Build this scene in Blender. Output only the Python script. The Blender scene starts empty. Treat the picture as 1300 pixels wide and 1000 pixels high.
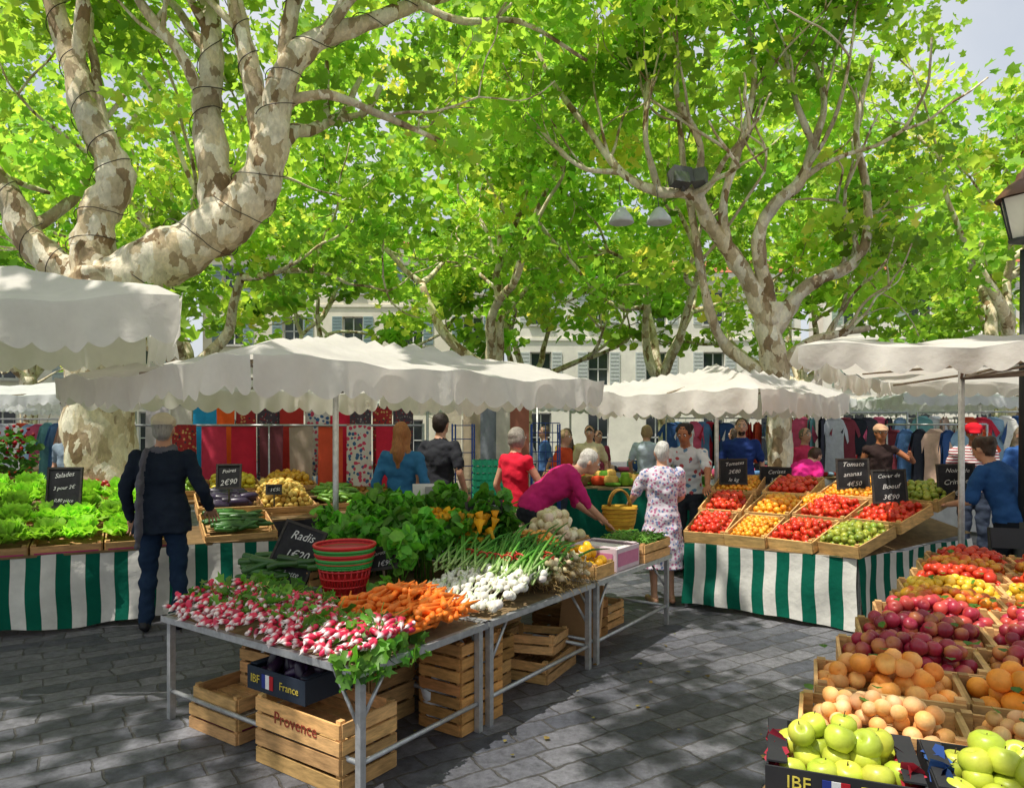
import bpy, math, random, time
import numpy as np
from mathutils import Matrix, Vector, Euler, noise
from mathutils.bvhtree import BVHTree
T0=time.time()
rng=np.random.default_rng(11); random.seed(5)
scene=bpy.context.scene
def S(h):
    h=h.lstrip('#'); o=[]
    for i in (0,2,4):
        c=int(h[i:i+2],16)/255; o.append(c/12.92 if c<=0.04045 else ((c+0.055)/1.055)**2.4)
    return np.array(o)
def A(*a): return np.array(a,dtype=float)
# ------------------------------------------------------------ materials
MATS={}
def newmat(name):
    m=bpy.data.materials.new(name); m.use_nodes=True; nt=m.node_tree; nt.nodes.clear()
    out=nt.nodes.new('ShaderNodeOutputMaterial'); MATS[name]=m
    return m,nt,out
def N(nt,t,**kw):
    n=nt.nodes.new(t)
    for k,v in kw.items():
        if k in n.inputs: n.inputs[k].default_value=v
        else: setattr(n,k,v)
    return n
def vmat(name,rough=.6,spec=.5,var=.25,vscale=8,bump=.2,bscale=40,bdist=.01,transl=0,metal=0,coat=0,stretch=None,tint=None):
    m,nt,out=newmat(name); L=nt.links.new
    at=N(nt,'ShaderNodeAttribute'); at.attribute_name='col'
    tc=N(nt,'ShaderNodeTexCoord'); src=tc.outputs['Object']
    if stretch:
        mp=N(nt,'ShaderNodeMapping'); mp.inputs['Scale'].default_value=stretch; L(src,mp.inputs['Vector']); src=mp.outputs[0]
    csrc=at.outputs['Color']
    if var>0:
        n1=N(nt,'ShaderNodeTexNoise',Scale=vscale,Detail=4.0,Roughness=.65); L(src,n1.inputs['Vector'])
        mr=N(nt,'ShaderNodeMapRange'); mr.inputs[1].default_value=.3; mr.inputs[2].default_value=.7
        mr.inputs[3].default_value=1-var; mr.inputs[4].default_value=1+var*.6; L(n1.outputs[0],mr.inputs[0])
        mx=N(nt,'ShaderNodeVectorMath',operation='SCALE'); L(at.outputs['Color'],mx.inputs[0]); L(mr.outputs[0],mx.inputs['Scale']); csrc=mx.outputs[0]
    b=N(nt,'ShaderNodeBsdfPrincipled'); b.inputs['Roughness'].default_value=rough; b.inputs['Specular IOR Level'].default_value=spec
    b.inputs['Metallic'].default_value=metal; b.inputs['Coat Weight'].default_value=coat
    L(csrc,b.inputs['Base Color'])
    if bump>0:
        n2=N(nt,'ShaderNodeTexNoise',Scale=bscale,Detail=4.0); L(src,n2.inputs['Vector'])
        bp=N(nt,'ShaderNodeBump',Strength=bump,Distance=bdist); L(n2.outputs[0],bp.inputs['Height']); L(bp.outputs[0],b.inputs['Normal'])
    last=b.outputs[0]
    if transl>0:
        t=N(nt,'ShaderNodeBsdfTranslucent'); ms=N(nt,'ShaderNodeMixShader'); ms.inputs[0].default_value=transl
        if tint is not None:
            tm=N(nt,'ShaderNodeVectorMath',operation='MULTIPLY'); L(csrc,tm.inputs[0]); tm.inputs[1].default_value=tint; L(tm.outputs[0],t.inputs[0])
        else: L(csrc,t.inputs[0])
        L(b.outputs[0],ms.inputs[1]); L(t.outputs[0],ms.inputs[2]); last=ms.outputs[0]
    L(last,out.inputs[0]); return m
vmat('fruit',rough=.36,spec=.5,var=.14,vscale=30,bump=.12,bscale=120,bdist=.003)
vmat('fruit_matte',rough=.55,spec=.4,var=.16,vscale=40,bump=.3,bscale=150,bdist=.003)
vmat('herb',rough=.5,spec=.4,var=.3,vscale=25,bump=.3,bscale=60,bdist=.006,transl=.35,tint=(1.4,1.6,.7))
vmat('leafage',rough=.55,spec=.3,var=0,bump=0,transl=.6,tint=(1.7,1.45,.9))
vmat('wood',rough=.75,spec=.25,var=.4,vscale=9,bump=.35,bscale=60,bdist=.004,stretch=(1,1,5))
vmat('cloth',rough=.9,spec=.15,var=.16,vscale=9,bump=.6,bscale=14,bdist=.02)
vmat('canvas',rough=.85,spec=.1,var=.09,vscale=3,bump=.4,bscale=9,bdist=.03,transl=.42)
vmat('sheet',rough=.85,spec=.1,var=.14,vscale=6,bump=.4,bscale=14,bdist=.02,transl=.12)
vmat('metal',rough=.42,spec=.5,var=.25,vscale=20,bump=.1,bscale=60,bdist=.002,metal=.6)
vmat('paint',rough=.5,spec=.4,var=.15,vscale=10,bump=.1,bscale=50,bdist=.002)
vmat('plastic',rough=.35,spec=.5,var=.08,vscale=10,bump=.05)
vmat('card',rough=.7,spec=.3,var=.12,vscale=12,bump=.15,bscale=30,bdist=.003)
vmat('skin',rough=.5,spec=.4,var=.1,vscale=25,bump=.15,bscale=90,bdist=.003)
vmat('hairm',rough=.55,spec=.4,var=.35,vscale=40,bump=.8,bscale=70,bdist=.01,stretch=(2,2,.35))
vmat('slate',rough=.8,spec=.2,var=.5,vscale=7,bump=.1)
vmat('plaster',rough=.9,spec=.2,var=.14,vscale=1.2,bump=.2,bscale=12,bdist=.02)
vmat('glass',rough=.08,spec=.7,var=.2,vscale=2,bump=0)
def bark():
    m,nt,out=newmat('bark'); L=nt.links.new
    tc=N(nt,'ShaderNodeTexCoord'); mp=N(nt,'ShaderNodeMapping'); mp.inputs['Scale'].default_value=(1,1,.55); L(tc.outputs['Object'],mp.inputs[0])
    nw=N(nt,'ShaderNodeTexNoise',Scale=6.0,Detail=4.0); L(mp.outputs[0],nw.inputs[0])
    ad=N(nt,'ShaderNodeVectorMath',operation='MULTIPLY_ADD'); L(nw.outputs['Color'],ad.inputs[0]); ad.inputs[1].default_value=(.3,.3,.3); L(mp.outputs[0],ad.inputs[2])
    vo=N(nt,'ShaderNodeTexVoronoi',Scale=9.0); L(ad.outputs[0],vo.inputs['Vector'])
    rp=N(nt,'ShaderNodeValToRGB'); rp.color_ramp.interpolation='LINEAR'
    sx=N(nt,'ShaderNodeSeparateColor'); L(vo.outputs['Color'],sx.inputs[0]); L(sx.outputs[0],rp.inputs[0])
    cols=[(0,'#9a8060'),(.2,'#dccaa6'),(.5,'#f2e8d0'),(.8,'#dfcba4'),(.95,'#8f7450')]
    e=rp.color_ramp.elements; e[0].position=0; e[0].color=(*S(cols[0][1]),1); e[1].position=.2; e[1].color=(*S(cols[1][1]),1)
    for p,c in cols[2:]:
        k=e.new(p); k.color=(*S(c),1)
    n2=N(nt,'ShaderNodeTexNoise',Scale=22.0,Detail=6.0,Roughness=.7); L(mp.outputs[0],n2.inputs[0])
    mr=N(nt,'ShaderNodeMapRange'); mr.inputs[1].default_value=.3; mr.inputs[2].default_value=.7; mr.inputs[3].default_value=.7; mr.inputs[4].default_value=1.15; L(n2.outputs[0],mr.inputs[0])
    n3=N(nt,'ShaderNodeTexNoise',Scale=1.8,Detail=4.0); L(tc.outputs['Object'],n3.inputs[0])
    m3=N(nt,'ShaderNodeMapRange'); m3.inputs[1].default_value=.35; m3.inputs[2].default_value=.55; m3.inputs[3].default_value=.7; m3.inputs[4].default_value=1.1; L(n3.outputs[0],m3.inputs[0])
    mu=N(nt,'ShaderNodeMath',operation='MULTIPLY'); L(mr.outputs[0],mu.inputs[0]); L(m3.outputs[0],mu.inputs[1])
    sc=N(nt,'ShaderNodeVectorMath',operation='SCALE'); L(rp.outputs[0],sc.inputs[0]); L(mu.outputs[0],sc.inputs['Scale'])
    b=N(nt,'ShaderNodeBsdfPrincipled',Roughness=.85); L(sc.outputs[0],b.inputs['Base Color'])
    bp=N(nt,'ShaderNodeBump',Strength=.7,Distance=.02); L(n2.outputs[0],bp.inputs['Height'])
    b2=N(nt,'ShaderNodeBump',Strength=.6,Distance=.03); L(sx.outputs[0],b2.inputs['Height']); L(bp.outputs[0],b2.inputs['Normal']); L(b2.outputs[0],b.inputs['Normal'])
    L(b.outputs[0],out.inputs[0])
bark()
def paving():
    m,nt,out=newmat('paving'); L=nt.links.new
    tc=N(nt,'ShaderNodeTexCoord'); mp=N(nt,'ShaderNodeMapping'); mp.inputs['Rotation'].default_value=(0,0,math.radians(-33)); L(tc.outputs['Object'],mp.inputs[0])
    nw=N(nt,'ShaderNodeTexNoise',Scale=3.2,Detail=5.0,Roughness=.6); L(mp.outputs[0],nw.inputs[0])
    ad=N(nt,'ShaderNodeVectorMath',operation='MULTIPLY_ADD'); L(nw.outputs['Color'],ad.inputs[0]); ad.inputs[1].default_value=(.11,.10,.1); L(mp.outputs[0],ad.inputs[2])
    br=N(nt,'ShaderNodeTexBrick'); br.inputs['Scale'].default_value=1.0; br.inputs['Brick Width'].default_value=.27; br.inputs['Row Height'].default_value=.17
    br.inputs['Mortar Size'].default_value=.008; br.inputs['Mortar Smooth'].default_value=.5; br.inputs['Bias'].default_value=-.1
    br.inputs['Color1'].default_value=(.062,.066,.082,1); br.inputs['Color2'].default_value=(.17,.168,.185,1); br.inputs['Mortar'].default_value=(.07,.066,.062,1)
    br.offset=.43; br.squash=1.5; br.squash_frequency=3; L(ad.outputs[0],br.inputs['Vector'])
    n2=N(nt,'ShaderNodeTexNoise',Scale=14.0,Detail=8.0,Roughness=.78); L(tc.outputs['Object'],n2.inputs[0])
    mr=N(nt,'ShaderNodeMapRange'); mr.inputs[1].default_value=.3; mr.inputs[2].default_value=.7; mr.inputs[3].default_value=.4; mr.inputs[4].default_value=1.6; L(n2.outputs[0],mr.inputs[0])
    n4=N(nt,'ShaderNodeTexNoise',Scale=.9,Detail=5.0); L(tc.outputs['Object'],n4.inputs[0])
    m4=N(nt,'ShaderNodeMapRange'); m4.inputs[1].default_value=.3; m4.inputs[2].default_value=.7; m4.inputs[3].default_value=.65; m4.inputs[4].default_value=1.3; L(n4.outputs[0],m4.inputs[0])
    mu=N(nt,'ShaderNodeMath',operation='MULTIPLY'); L(mr.outputs[0],mu.inputs[0]); L(m4.outputs[0],mu.inputs[1])
    sc=N(nt,'ShaderNodeVectorMath',operation='SCALE'); L(br.outputs['Color'],sc.inputs[0]); L(mu.outputs[0],sc.inputs['Scale'])
    b=N(nt,'ShaderNodeBsdfPrincipled',Roughness=.5); L(sc.outputs[0],b.inputs['Base Color'])
    iv=N(nt,'ShaderNodeMath',operation='SUBTRACT'); iv.inputs[0].default_value=1; L(br.outputs['Fac'],iv.inputs[1])
    bp=N(nt,'ShaderNodeBump',Strength=.9,Distance=.014); L(iv.outputs[0],bp.inputs['Height'])
    b2=N(nt,'ShaderNodeBump',Strength=.7,Distance=.016); L(n2.outputs[0],b2.inputs['Height']); L(bp.outputs[0],b2.inputs['Normal']); L(b2.outputs[0],b.inputs['Normal'])
    L(b.outputs[0],out.inputs[0])
paving()
def pattern(name,base,c1,c2,scale,thr=.32,stripe=False):
    m,nt,out=newmat(name); L=nt.links.new
    tc=N(nt,'ShaderNodeTexCoord'); b=N(nt,'ShaderNodeBsdfPrincipled',Roughness=.9)
    if stripe:
        w=N(nt,'ShaderNodeTexWave',Scale=scale); w.bands_direction='Z'; L(tc.outputs['Object'],w.inputs[0]); f=w.outputs[0]
        rp=N(nt,'ShaderNodeValToRGB'); rp.color_ramp.interpolation='CONSTANT'; e=rp.color_ramp.elements; e[0].color=(*base,1); e[1].position=.5; e[1].color=(*c1,1)
        L(f,rp.inputs[0]); L(rp.outputs[0],b.inputs['Base Color'])
    else:
        v=N(nt,'ShaderNodeTexVoronoi',Scale=scale); L(tc.outputs['Object'],v.inputs['Vector'])
        n=N(nt,'ShaderNodeTexNoise',Scale=scale*1.7,Detail=2.0); L(tc.outputs['Object'],n.inputs[0])
        ad=N(nt,'ShaderNodeMath',operation='MULTIPLY_ADD'); L(n.outputs[0],ad.inputs[0]); ad.inputs[1].default_value=.5; L(v.outputs['Distance'],ad.inputs[2])
        lt=N(nt,'ShaderNodeMath',operation='LESS_THAN'); L(ad.outputs[0],lt.inputs[0]); lt.inputs[1].default_value=thr+.25
        sp=N(nt,'ShaderNodeSeparateColor'); L(v.outputs['Color'],sp.inputs[0])
        g=N(nt,'ShaderNodeMath',operation='GREATER_THAN'); L(sp.outputs[0],g.inputs[0]); g.inputs[1].default_value=.5
        m1=N(nt,'ShaderNodeMix',data_type='RGBA'); L(g.outputs[0],m1.inputs[0]); m1.inputs[6].default_value=(*c1,1); m1.inputs[7].default_value=(*c2,1)
        m2=N(nt,'ShaderNodeMix',data_type='RGBA'); L(lt.outputs[0],m2.inputs[0]); m2.inputs[6].default_value=(*base,1); L(m1.outputs[2],m2.inputs[7])
        L(m2.outputs[2],b.inputs['Base Color'])
    nb=N(nt,'ShaderNodeTexNoise',Scale=12.0); L(tc.outputs['Object'],nb.inputs[0])
    bp=N(nt,'ShaderNodeBump',Strength=.6,Distance=.02); L(nb.outputs[0],bp.inputs['Height']); L(bp.outputs[0],b.inputs['Normal'])
    L(b.outputs[0],out.inputs[0])
pattern('floral',S('#cfc6cf'),S('#b06a8c'),S('#7585b0'),34,.42)
pattern('tee_print',S('#cfd3d6'),S('#b44a4f'),S('#5d87a8'),13,.34)
pattern('rug_a',S('#9e2828'),S('#3c3438'),S('#c69a5b'),26,.36)
pattern('rug_b',S('#4a4045'),S('#8a8078'),S('#8a2a33'),30,.34)
pattern('rug_c',S('#c8c0b4'),S('#c0405a'),S('#365a80'),18,.42)
pattern('stripe_tee',S('#ece8e6'),S('#a03a44'),S('#ffffff'),9,stripe=True)
# ------------------------------------------------------------ mesh builder
class MB:
    def __init__(s): s.V=[];s.F=[];s.C=[];s.n=0;s.m=[]
    def add(s,V,F,col=(.5,.5,.5),mat='paint',smooth=True):
        V=np.asarray(V,dtype=float); k=len(V); col=np.asarray(col,dtype=float)
        if col.ndim==1: col=np.tile(col,(k,1))
        if mat not in s.m: s.m.append(mat)
        mi=s.m.index(mat)
        for f in F:
            f=np.asarray(f,dtype=np.int64)
            if len(f): s.F.append((f+s.n,mi,smooth))
        s.V.append(V); s.C.append(col); s.n+=k
    def mesh(s,name):
        me=bpy.data.meshes.new(name); V=np.concatenate(s.V); C=np.concatenate(s.C)
        me.vertices.add(len(V)); me.vertices.foreach_set('co',V.ravel())
        loops=np.concatenate([f.ravel() for f,_,_ in s.F])
        tot=np.concatenate([np.full(len(f),f.shape[1]) for f,_,_ in s.F])
        st=np.concatenate([[0],np.cumsum(tot)[:-1]])
        mi=np.concatenate([np.full(len(f),m) for f,m,_ in s.F]); sm=np.concatenate([np.full(len(f),x) for f,_,x in s.F])
        me.loops.add(len(loops)); me.loops.foreach_set('vertex_index',loops.astype(np.int32))
        me.polygons.add(len(tot)); me.polygons.foreach_set('loop_start',st.astype(np.int32))
        me.polygons.foreach_set('material_index',mi.astype(np.int32)); me.polygons.foreach_set('use_smooth',sm.astype(bool))
        at=me.attributes.new('col','FLOAT_COLOR','POINT'); c4=np.ones((len(C),4)); c4[:,:3]=C; at.data.foreach_set('color',c4.ravel())
        me.update(calc_edges=True)
        for m in s.m: me.materials.append(MATS[m])
        return me
    def build(s,name,parent=None,loc=None):
        o=bpy.data.objects.new(name,s.mesh(name)); scene.collection.objects.link(o)
        if parent: o.parent=parent
        if loc is not None: o.location=loc
        return o
    def box(s,M,size,col,mat='wood'):
        x,y,z=[k/2 for k in size]
        V=np.array([[-x,-y,-z],[x,-y,-z],[x,y,-z],[-x,y,-z],[-x,-y,z],[x,-y,z],[x,y,z],[-x,y,z]])
        F=[[[0,3,2,1],[4,5,6,7],[0,1,5,4],[1,2,6,5],[2,3,7,6],[3,0,4,7]]]
        s.add(app(M,V),F,col,mat,False)
    def tube(s,P,R,col,mat='metal',n=8,cap=True,flat=1.0):
        V,F=tube(P,R,n,flat); s.add(V,F,col,mat)
    def inst(s,base,pos,rot,scl,col,mat,colB=None,blend=None):
        V0,F0=base; k=len(pos); nv=len(V0)
        scl=np.asarray(scl,dtype=float)
        if scl.ndim==0: scl=np.full((k,3),float(scl))
        elif scl.ndim==1: scl=np.tile(scl[:,None],(1,3))
        V=np.einsum('kij,knj->kni',rot,V0[None]*scl[:,None,:])+np.asarray(pos)[:,None,:]
        col=np.asarray(col,dtype=float)
        if col.ndim==1: col=np.tile(col,(k,1))
        if col.ndim==2: cc=np.repeat(col[:,None,:],nv,1)
        else: cc=col
        if colB is not None:
            cB=np.asarray(colB,dtype=float)
            if cB.ndim==1: cB=np.tile(cB,(k,1))
            d=rng.normal(size=(k,3)); d/=np.linalg.norm(d,axis=1)[:,None]
            nn=V0/np.maximum(np.linalg.norm(V0,axis=1)[:,None],1e-6)
            t=np.einsum('nj,kj->kn',nn,d)*1.2+rng.normal(0,.35,size=(k,1))+(blend or 0)
            t=1/(1+np.exp(-3*t)); cc=cc*(1-t[...,None])+cB[:,None,:]*t[...,None]
        off=(np.arange(k)*nv)[:,None,None]
        F=[(np.asarray(f)[None]+off).reshape(-1,np.asarray(f).shape[1]) for f in F0]
        s.add(V.reshape(-1,3),F,cc.reshape(-1,3),mat)
def app(M,V):
    M=np.array(M); return np.asarray(V)@M[:3,:3].T+M[:3,3]
def TR(x=0,y=0,z=0,yaw=0,pitch=0,roll=0):
    return Matrix.Translation((x,y,z))@Matrix.Rotation(math.radians(yaw),4,'Z')@Matrix.Rotation(math.radians(pitch),4,'X')@Matrix.Rotation(math.radians(roll),4,'Y')
def tube(P,R,n=8,flat=1.0):
    P=np.asarray(P,dtype=float); m=len(P); R=np.asarray(R,dtype=float)
    if R.ndim==0: R=np.full(m,float(R))
    T=np.gradient(P,axis=0); T/=np.maximum(np.linalg.norm(T,axis=1)[:,None],1e-9)
    up=A(0,0,1) if abs(T[0][2])<.9 else A(1,0,0)
    u=np.cross(T[0],up); u/=np.linalg.norm(u); V=[]
    a=np.arange(n)*2*math.pi/n
    for i in range(m):
        u=u-T[i]*np.dot(u,T[i]); u/=np.linalg.norm(u); w=np.cross(T[i],u)
        V.append(P[i]+R[i]*(np.cos(a)[:,None]*u+flat*np.sin(a)[:,None]*w))
    V=np.concatenate(V+[P[:1],P[-1:]])
    i=np.arange(m-1)[:,None]*n; j=np.arange(n)[None]; j2=(j+1)%n
    Q=np.stack([i+j,i+j2,i+n+j2,i+n+j],-1).reshape(-1,4)
    j=np.arange(n); j2=(j+1)%n; c0=m*n; c1=m*n+1; b=(m-1)*n
    T3=np.concatenate([np.stack([np.full(n,c0),j2,j],-1),np.stack([np.full(n,c1),b+j,b+j2],-1)])
    return V,[Q,T3]
def lathe(prof,n=12):
    prof=np.asarray(prof,dtype=float)
    a=np.arange(n)*2*math.pi/n; m=len(prof)
    V=np.stack([prof[:,0][:,None]*np.cos(a),prof[:,0][:,None]*np.sin(a),np.repeat(prof[:,1][:,None],n,1)],-1).reshape(-1,3)
    i=np.arange(m-1)[:,None]*n; j=np.arange(n)[None]; j2=(j+1)%n
    return V,[np.stack([i+j,i+j2,i+n+j2,i+n+j],-1).reshape(-1,4)]
def sph(nu=12,nv=8,r=1.0,sx=1,sy=1,sz=1):
    t=np.linspace(0,math.pi,nv+1); t[0]+=.01; t[-1]-=.01
    V,F=lathe(np.stack([np.sin(t),-np.cos(t)],-1)*r,nu); return V*A(sx,sy,sz),F
def catmull(P,k=6):
    P=np.asarray(P,dtype=float); Q=np.vstack([2*P[0]-P[1],P,2*P[-1]-P[-2]]); o=[]
    for i in range(1,len(Q)-2):
        for t in np.arange(k)/k:
            o.append(.5*((2*Q[i])+(-Q[i-1]+Q[i+1])*t+(2*Q[i-1]-5*Q[i]+4*Q[i+1]-Q[i+2])*t*t+(-Q[i-1]+3*Q[i]-3*Q[i+1]+Q[i+2])*t**3))
    o.append(P[-1]); return np.array(o)
def randrot(k,tilt=math.pi):
    ax=rng.normal(size=(k,3)); ax/=np.linalg.norm(ax,axis=1)[:,None]; an=rng.uniform(-tilt,tilt,k)
    K=np.zeros((k,3,3)); K[:,0,1]=-ax[:,2];K[:,0,2]=ax[:,1];K[:,1,0]=ax[:,2];K[:,1,2]=-ax[:,0];K[:,2,0]=-ax[:,1];K[:,2,1]=ax[:,0]
    return np.eye(3)+np.sin(an)[:,None,None]*K+(1-np.cos(an))[:,None,None]*(K@K)
def dirrot(D):
    D=D/np.linalg.norm(D,axis=1)[:,None]; k=len(D); r=rng.normal(size=(k,3)); u=np.cross(D,r); u/=np.linalg.norm(u,axis=1)[:,None]; w=np.cross(D,u)
    return np.stack([u,w,D],-1)
def empty(name,loc=(0,0,0)):
    o=bpy.data.objects.new(name,None); o.location=loc; scene.collection.objects.link(o); o.empty_display_size=.2; return o
def jit(c,k,a=.15): return np.clip(np.asarray(c)[None]*(1+rng.normal(0,a,(k,1)))*(1+rng.normal(0,a*.35,(k,3))),0.002,1)
Bv=A(.572,.82,0); Av=A(-.82,.572,0); Cv=-Av; Fo=A(-.69,3.19,0)
YB=math.degrees(math.atan2(.82,.572))
def L(s,t,z=0): return Fo+Bv*s+Av*t+A(0,0,z)

# ------------------------------------------------------------ world, sun, camera
SUNDIR=A(-.34,-.20,.92); SUNDIR/=np.linalg.norm(SUNDIR)
w=bpy.data.worlds.new("World"); scene.world=w; w.use_nodes=True; nt=w.node_tree
bg=nt.nodes['Background']; sk=nt.nodes.new('ShaderNodeTexSky'); sk.sky_type='NISHITA'; sk.sun_disc=False
sk.sun_elevation=math.asin(SUNDIR[2]); sk.sun_rotation=math.atan2(SUNDIR[0],SUNDIR[1]); sk.dust_density=3; sk.air_density=1.2; sk.ozone_density=.6
# thin bright summer haze / high cloud over the clear sky
tcw=nt.nodes.new('ShaderNodeTexCoord'); cn=nt.nodes.new('ShaderNodeTexNoise'); cn.inputs['Scale'].default_value=2.2; cn.inputs['Detail'].default_value=6; nt.links.new(tcw.outputs['Generated'],cn.inputs['Vector'])
cr=nt.nodes.new('ShaderNodeMapRange'); cr.inputs[1].default_value=.35; cr.inputs[2].default_value=.65; cr.inputs[3].default_value=.45; cr.inputs[4].default_value=.95; nt.links.new(cn.outputs[0],cr.inputs[0])
mxw=nt.nodes.new('ShaderNodeMix'); mxw.data_type='RGBA'; nt.links.new(cr.outputs[0],mxw.inputs[0]); nt.links.new(sk.outputs[0],mxw.inputs[6]); mxw.inputs[7].default_value=(5.3,5.5,5.8,1)
nt.links.new(mxw.outputs[2],bg.inputs[0]); bg.inputs[1].default_value=.15
sl=bpy.data.lights.new('sun','SUN'); sl.energy=5; sl.angle=math.radians(.5); sl.color=(1,.95,.86)
so=bpy.data.objects.new('sun',sl); scene.collection.objects.link(so); so.rotation_euler=Vector(SUNDIR).to_track_quat('Z','Y').to_euler()
cam=bpy.data.cameras.new('camera'); co=bpy.data.objects.new('camera',cam); scene.collection.objects.link(co)
co.location=(0,0,1.68); co.rotation_euler=(math.radians(90),0,0); cam.sensor_width=36; cam.lens=36*900/1300; cam.shift_y=45/1300; cam.clip_end=2000; cam.clip_start=.05
scene.camera=co
scene.view_settings.view_transform='Standard'
try: scene.view_settings.look='None'
except: pass
scene.view_settings.exposure=0

# ------------------------------------------------------------ ground
mb=MB(); g=600; mb.add([[-g,-g,0],[g,-g,0],[g,g,0],[-g,g,0]],[[[0,1,2,3]]],(.1,.1,.1),'paving',False); mb.build('ground')

# ------------------------------------------------------------ trees
def limb(mb,pts,k=6,n=12,rough=.08):
    P=catmull(pts,k); R=np.maximum(P[:,3],.008); Q=P[:,:3]
    V,F=tube(Q,R,n)
    m=len(Q); ring=V[:m*n].reshape(m,n,3); c=Q[:,None,:]
    ph=rng.uniform(0,6,4); ii=np.arange(m)[:,None]; jj=np.arange(n)[None]*2*math.pi/n
    d=1+rough*(np.sin(ii*.9+2*jj+ph[0])+.7*np.sin(ii*1.7-jj*3+ph[1])+.6*np.sin(ii*.45+jj+ph[2]))
    V[:m*n]=(c+(ring-c)*d[...,None]).reshape(-1,3)
    mb.add(V,F,(.5,.45,.35),'bark'); return Q,R
LEAFV=np.array([[0,0,0],[0,1,0],[-.42,.12,.1],[-.3,.36,.08],[-.55,.66,.16],[-.2,.7,.05],[.42,.12,.1],[.3,.36,.08],[.55,.66,.16],[.2,.7,.05]])-A(0,.45,0)
LEAF_HI=(LEAFV,[[[0,3,5,1],[0,1,9,7]],[[0,2,3],[3,4,5],[0,7,6],[7,9,8]]])
LEAF_LO=(np.array([[0,-.5,0],[0,.5,0],[-.48,-.12,.12],[-.36,.3,.1],[.48,-.12,.12],[.36,.3,.1]]),[[[0,1,3,2],[0,4,5,1]]])
def leaves(mb,centers,per,spread,size,hi=False,cA=S('#a8ca4e'),bright=1.0,mat='leafage',up=.45,flat=.6):
    k=len(centers); n=k*per
    c=np.repeat(centers,per,0)
    off=rng.normal(0,1,(n,3)); off/=np.linalg.norm(off,axis=1)[:,None]; off*=(rng.uniform(0,1,(n,1))**.5)
    P=c+off*A(1,1,flat)*spread*rng.uniform(.7,1.2,(k,1)).repeat(per,0)
    D=rng.normal(0,1,(n,3)); D[:,2]=np.abs(D[:,2])*.7+up
    cb=np.repeat(rng.lognormal(-.05,.25,(k,1)),per,0)*rng.lognormal(-.02,.2,(n,1))
    hue=np.repeat(rng.uniform(0,1,(k,1)),per,0)*.7+rng.uniform(0,.5,(n,1))
    col=cA*cb*bright*(1-hue*.38*A(1,.3,.2)); col=np.clip(col,.004,.66)
    mb.inst(LEAF_HI if hi else LEAF_LO,P,dirrot(D),size*rng.uniform(.65,1.25,n),col,mat)
def ell(n,c,r,shell=.45,zmin=None):
    d=rng.normal(0,1,(n,3)); d/=np.linalg.norm(d,axis=1)[:,None]; rr=rng.uniform(shell**3,1,(n,1))**(1/3)
    p=A(*c)+d*rr*A(*r)
    if zmin is not None:
        lowm=p[:,2]<zmin; p[lowm,2]=zmin+rng.uniform(0,2.2,lowm.sum())
    return p
def grow(mb,tips,p,d,ln,r,depth,maxd,spread=.55):
    pts=[(*p,r)]; q=A(*p); dd=A(*d)/np.linalg.norm(d); m=4
    for i in range(m):
        dd=dd+rng.normal(0,.22,3)+A(0,0,.05); dd/=np.linalg.norm(dd); q=q+dd*ln/m; pts.append((*q,r*(1-.42*(i+1)/m)))
    limb(mb,pts,3,8 if depth<2 else 5,.05)
    if depth>=maxd: tips.append(q); return
    if depth>=1: tips.append(q)
    k=2 if rng.random()<.6 else 3
    for i in range(k):
        nd=dd+rng.normal(0,spread,3)+A(0,0,.22); grow(mb,tips,q,nd,ln*rng.uniform(.65,.9),r*.6*rng.uniform(.75,1),depth+1,maxd,spread)
def tree(name,x,y,h=3.2,r=.22,crown=((0,0,8.5),(5,4,4)),ncl=90,per=70,size=.2,lean=(0,0),custom=None,hi=False,spread=.75,bright=1.0,maxd=3,zmin=None,nl=4,ztop=None):
    e=empty(name,(x,y,0)); mb=MB(); tips=[]
    if custom: custom(mb,tips)
    else:
        pts=[(0,0,-.1,r*1.35),(0,0,.25,r*1.08),(lean[0]*.3,lean[1]*.3,h*.35,r*.95),(lean[0]*.7,lean[1]*.7,h*.7,r*.92),(lean[0],lean[1],h,r*.95)]
        limb(mb,pts,5,14,.06)
        a0=rng.uniform(0,6)
        for i in range(nl):
            a=a0+i*2*math.pi/nl+rng.normal(0,.2)
            grow(mb,tips,(lean[0],lean[1],h-.15),(math.cos(a)*.75,math.sin(a)*.75,rng.uniform(.7,1.2)),rng.uniform(2.0,2.9),r*.55,0,maxd)
    mb.build('trunk_and_limbs',e)
    fb=MB(); cc=ell(ncl,*crown,zmin=zmin)
    if tips:
        tp=np.array(tips)+rng.normal(0,.25,(len(tips),3))
        if zmin: tp=tp[tp[:,2]>zmin-.5]
        cc=np.vstack([cc,tp[rng.random(len(tp))<.7]])
    if ztop: cc=cc[cc[:,2]<ztop]
    leaves(fb,cc,per,spread,size,hi,bright=bright)
    fb.build('foliage',e); return e
def wire(mb,Q,R,turns,ph=0):
    n=len(Q)*5; t=np.linspace(0,len(Q)-1,n); ii=np.minimum(t.astype(int),len(Q)-2); f=(t-ii)[:,None]
    P=Q[ii]*(1-f)+Q[ii+1]*f; r=(R[ii]*(1-f[:,0])+R[ii+1]*f[:,0])*1.12+.006
    a=np.linspace(0,turns*2*math.pi,n)+ph+1.1*np.sin(np.linspace(0,turns*2.3,n)+ph); T=np.gradient(P,axis=0); T/=np.linalg.norm(T,axis=1)[:,None]
    u=np.cross(T,A(.1,1,.1)); u/=np.linalg.norm(u,axis=1)[:,None]; w_=np.cross(T,u)
    mb.tube(P+r[:,None]*(np.cos(a)[:,None]*u+np.sin(a)[:,None]*w_),.0055,(.05,.035,.025),'paint',4)
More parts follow.
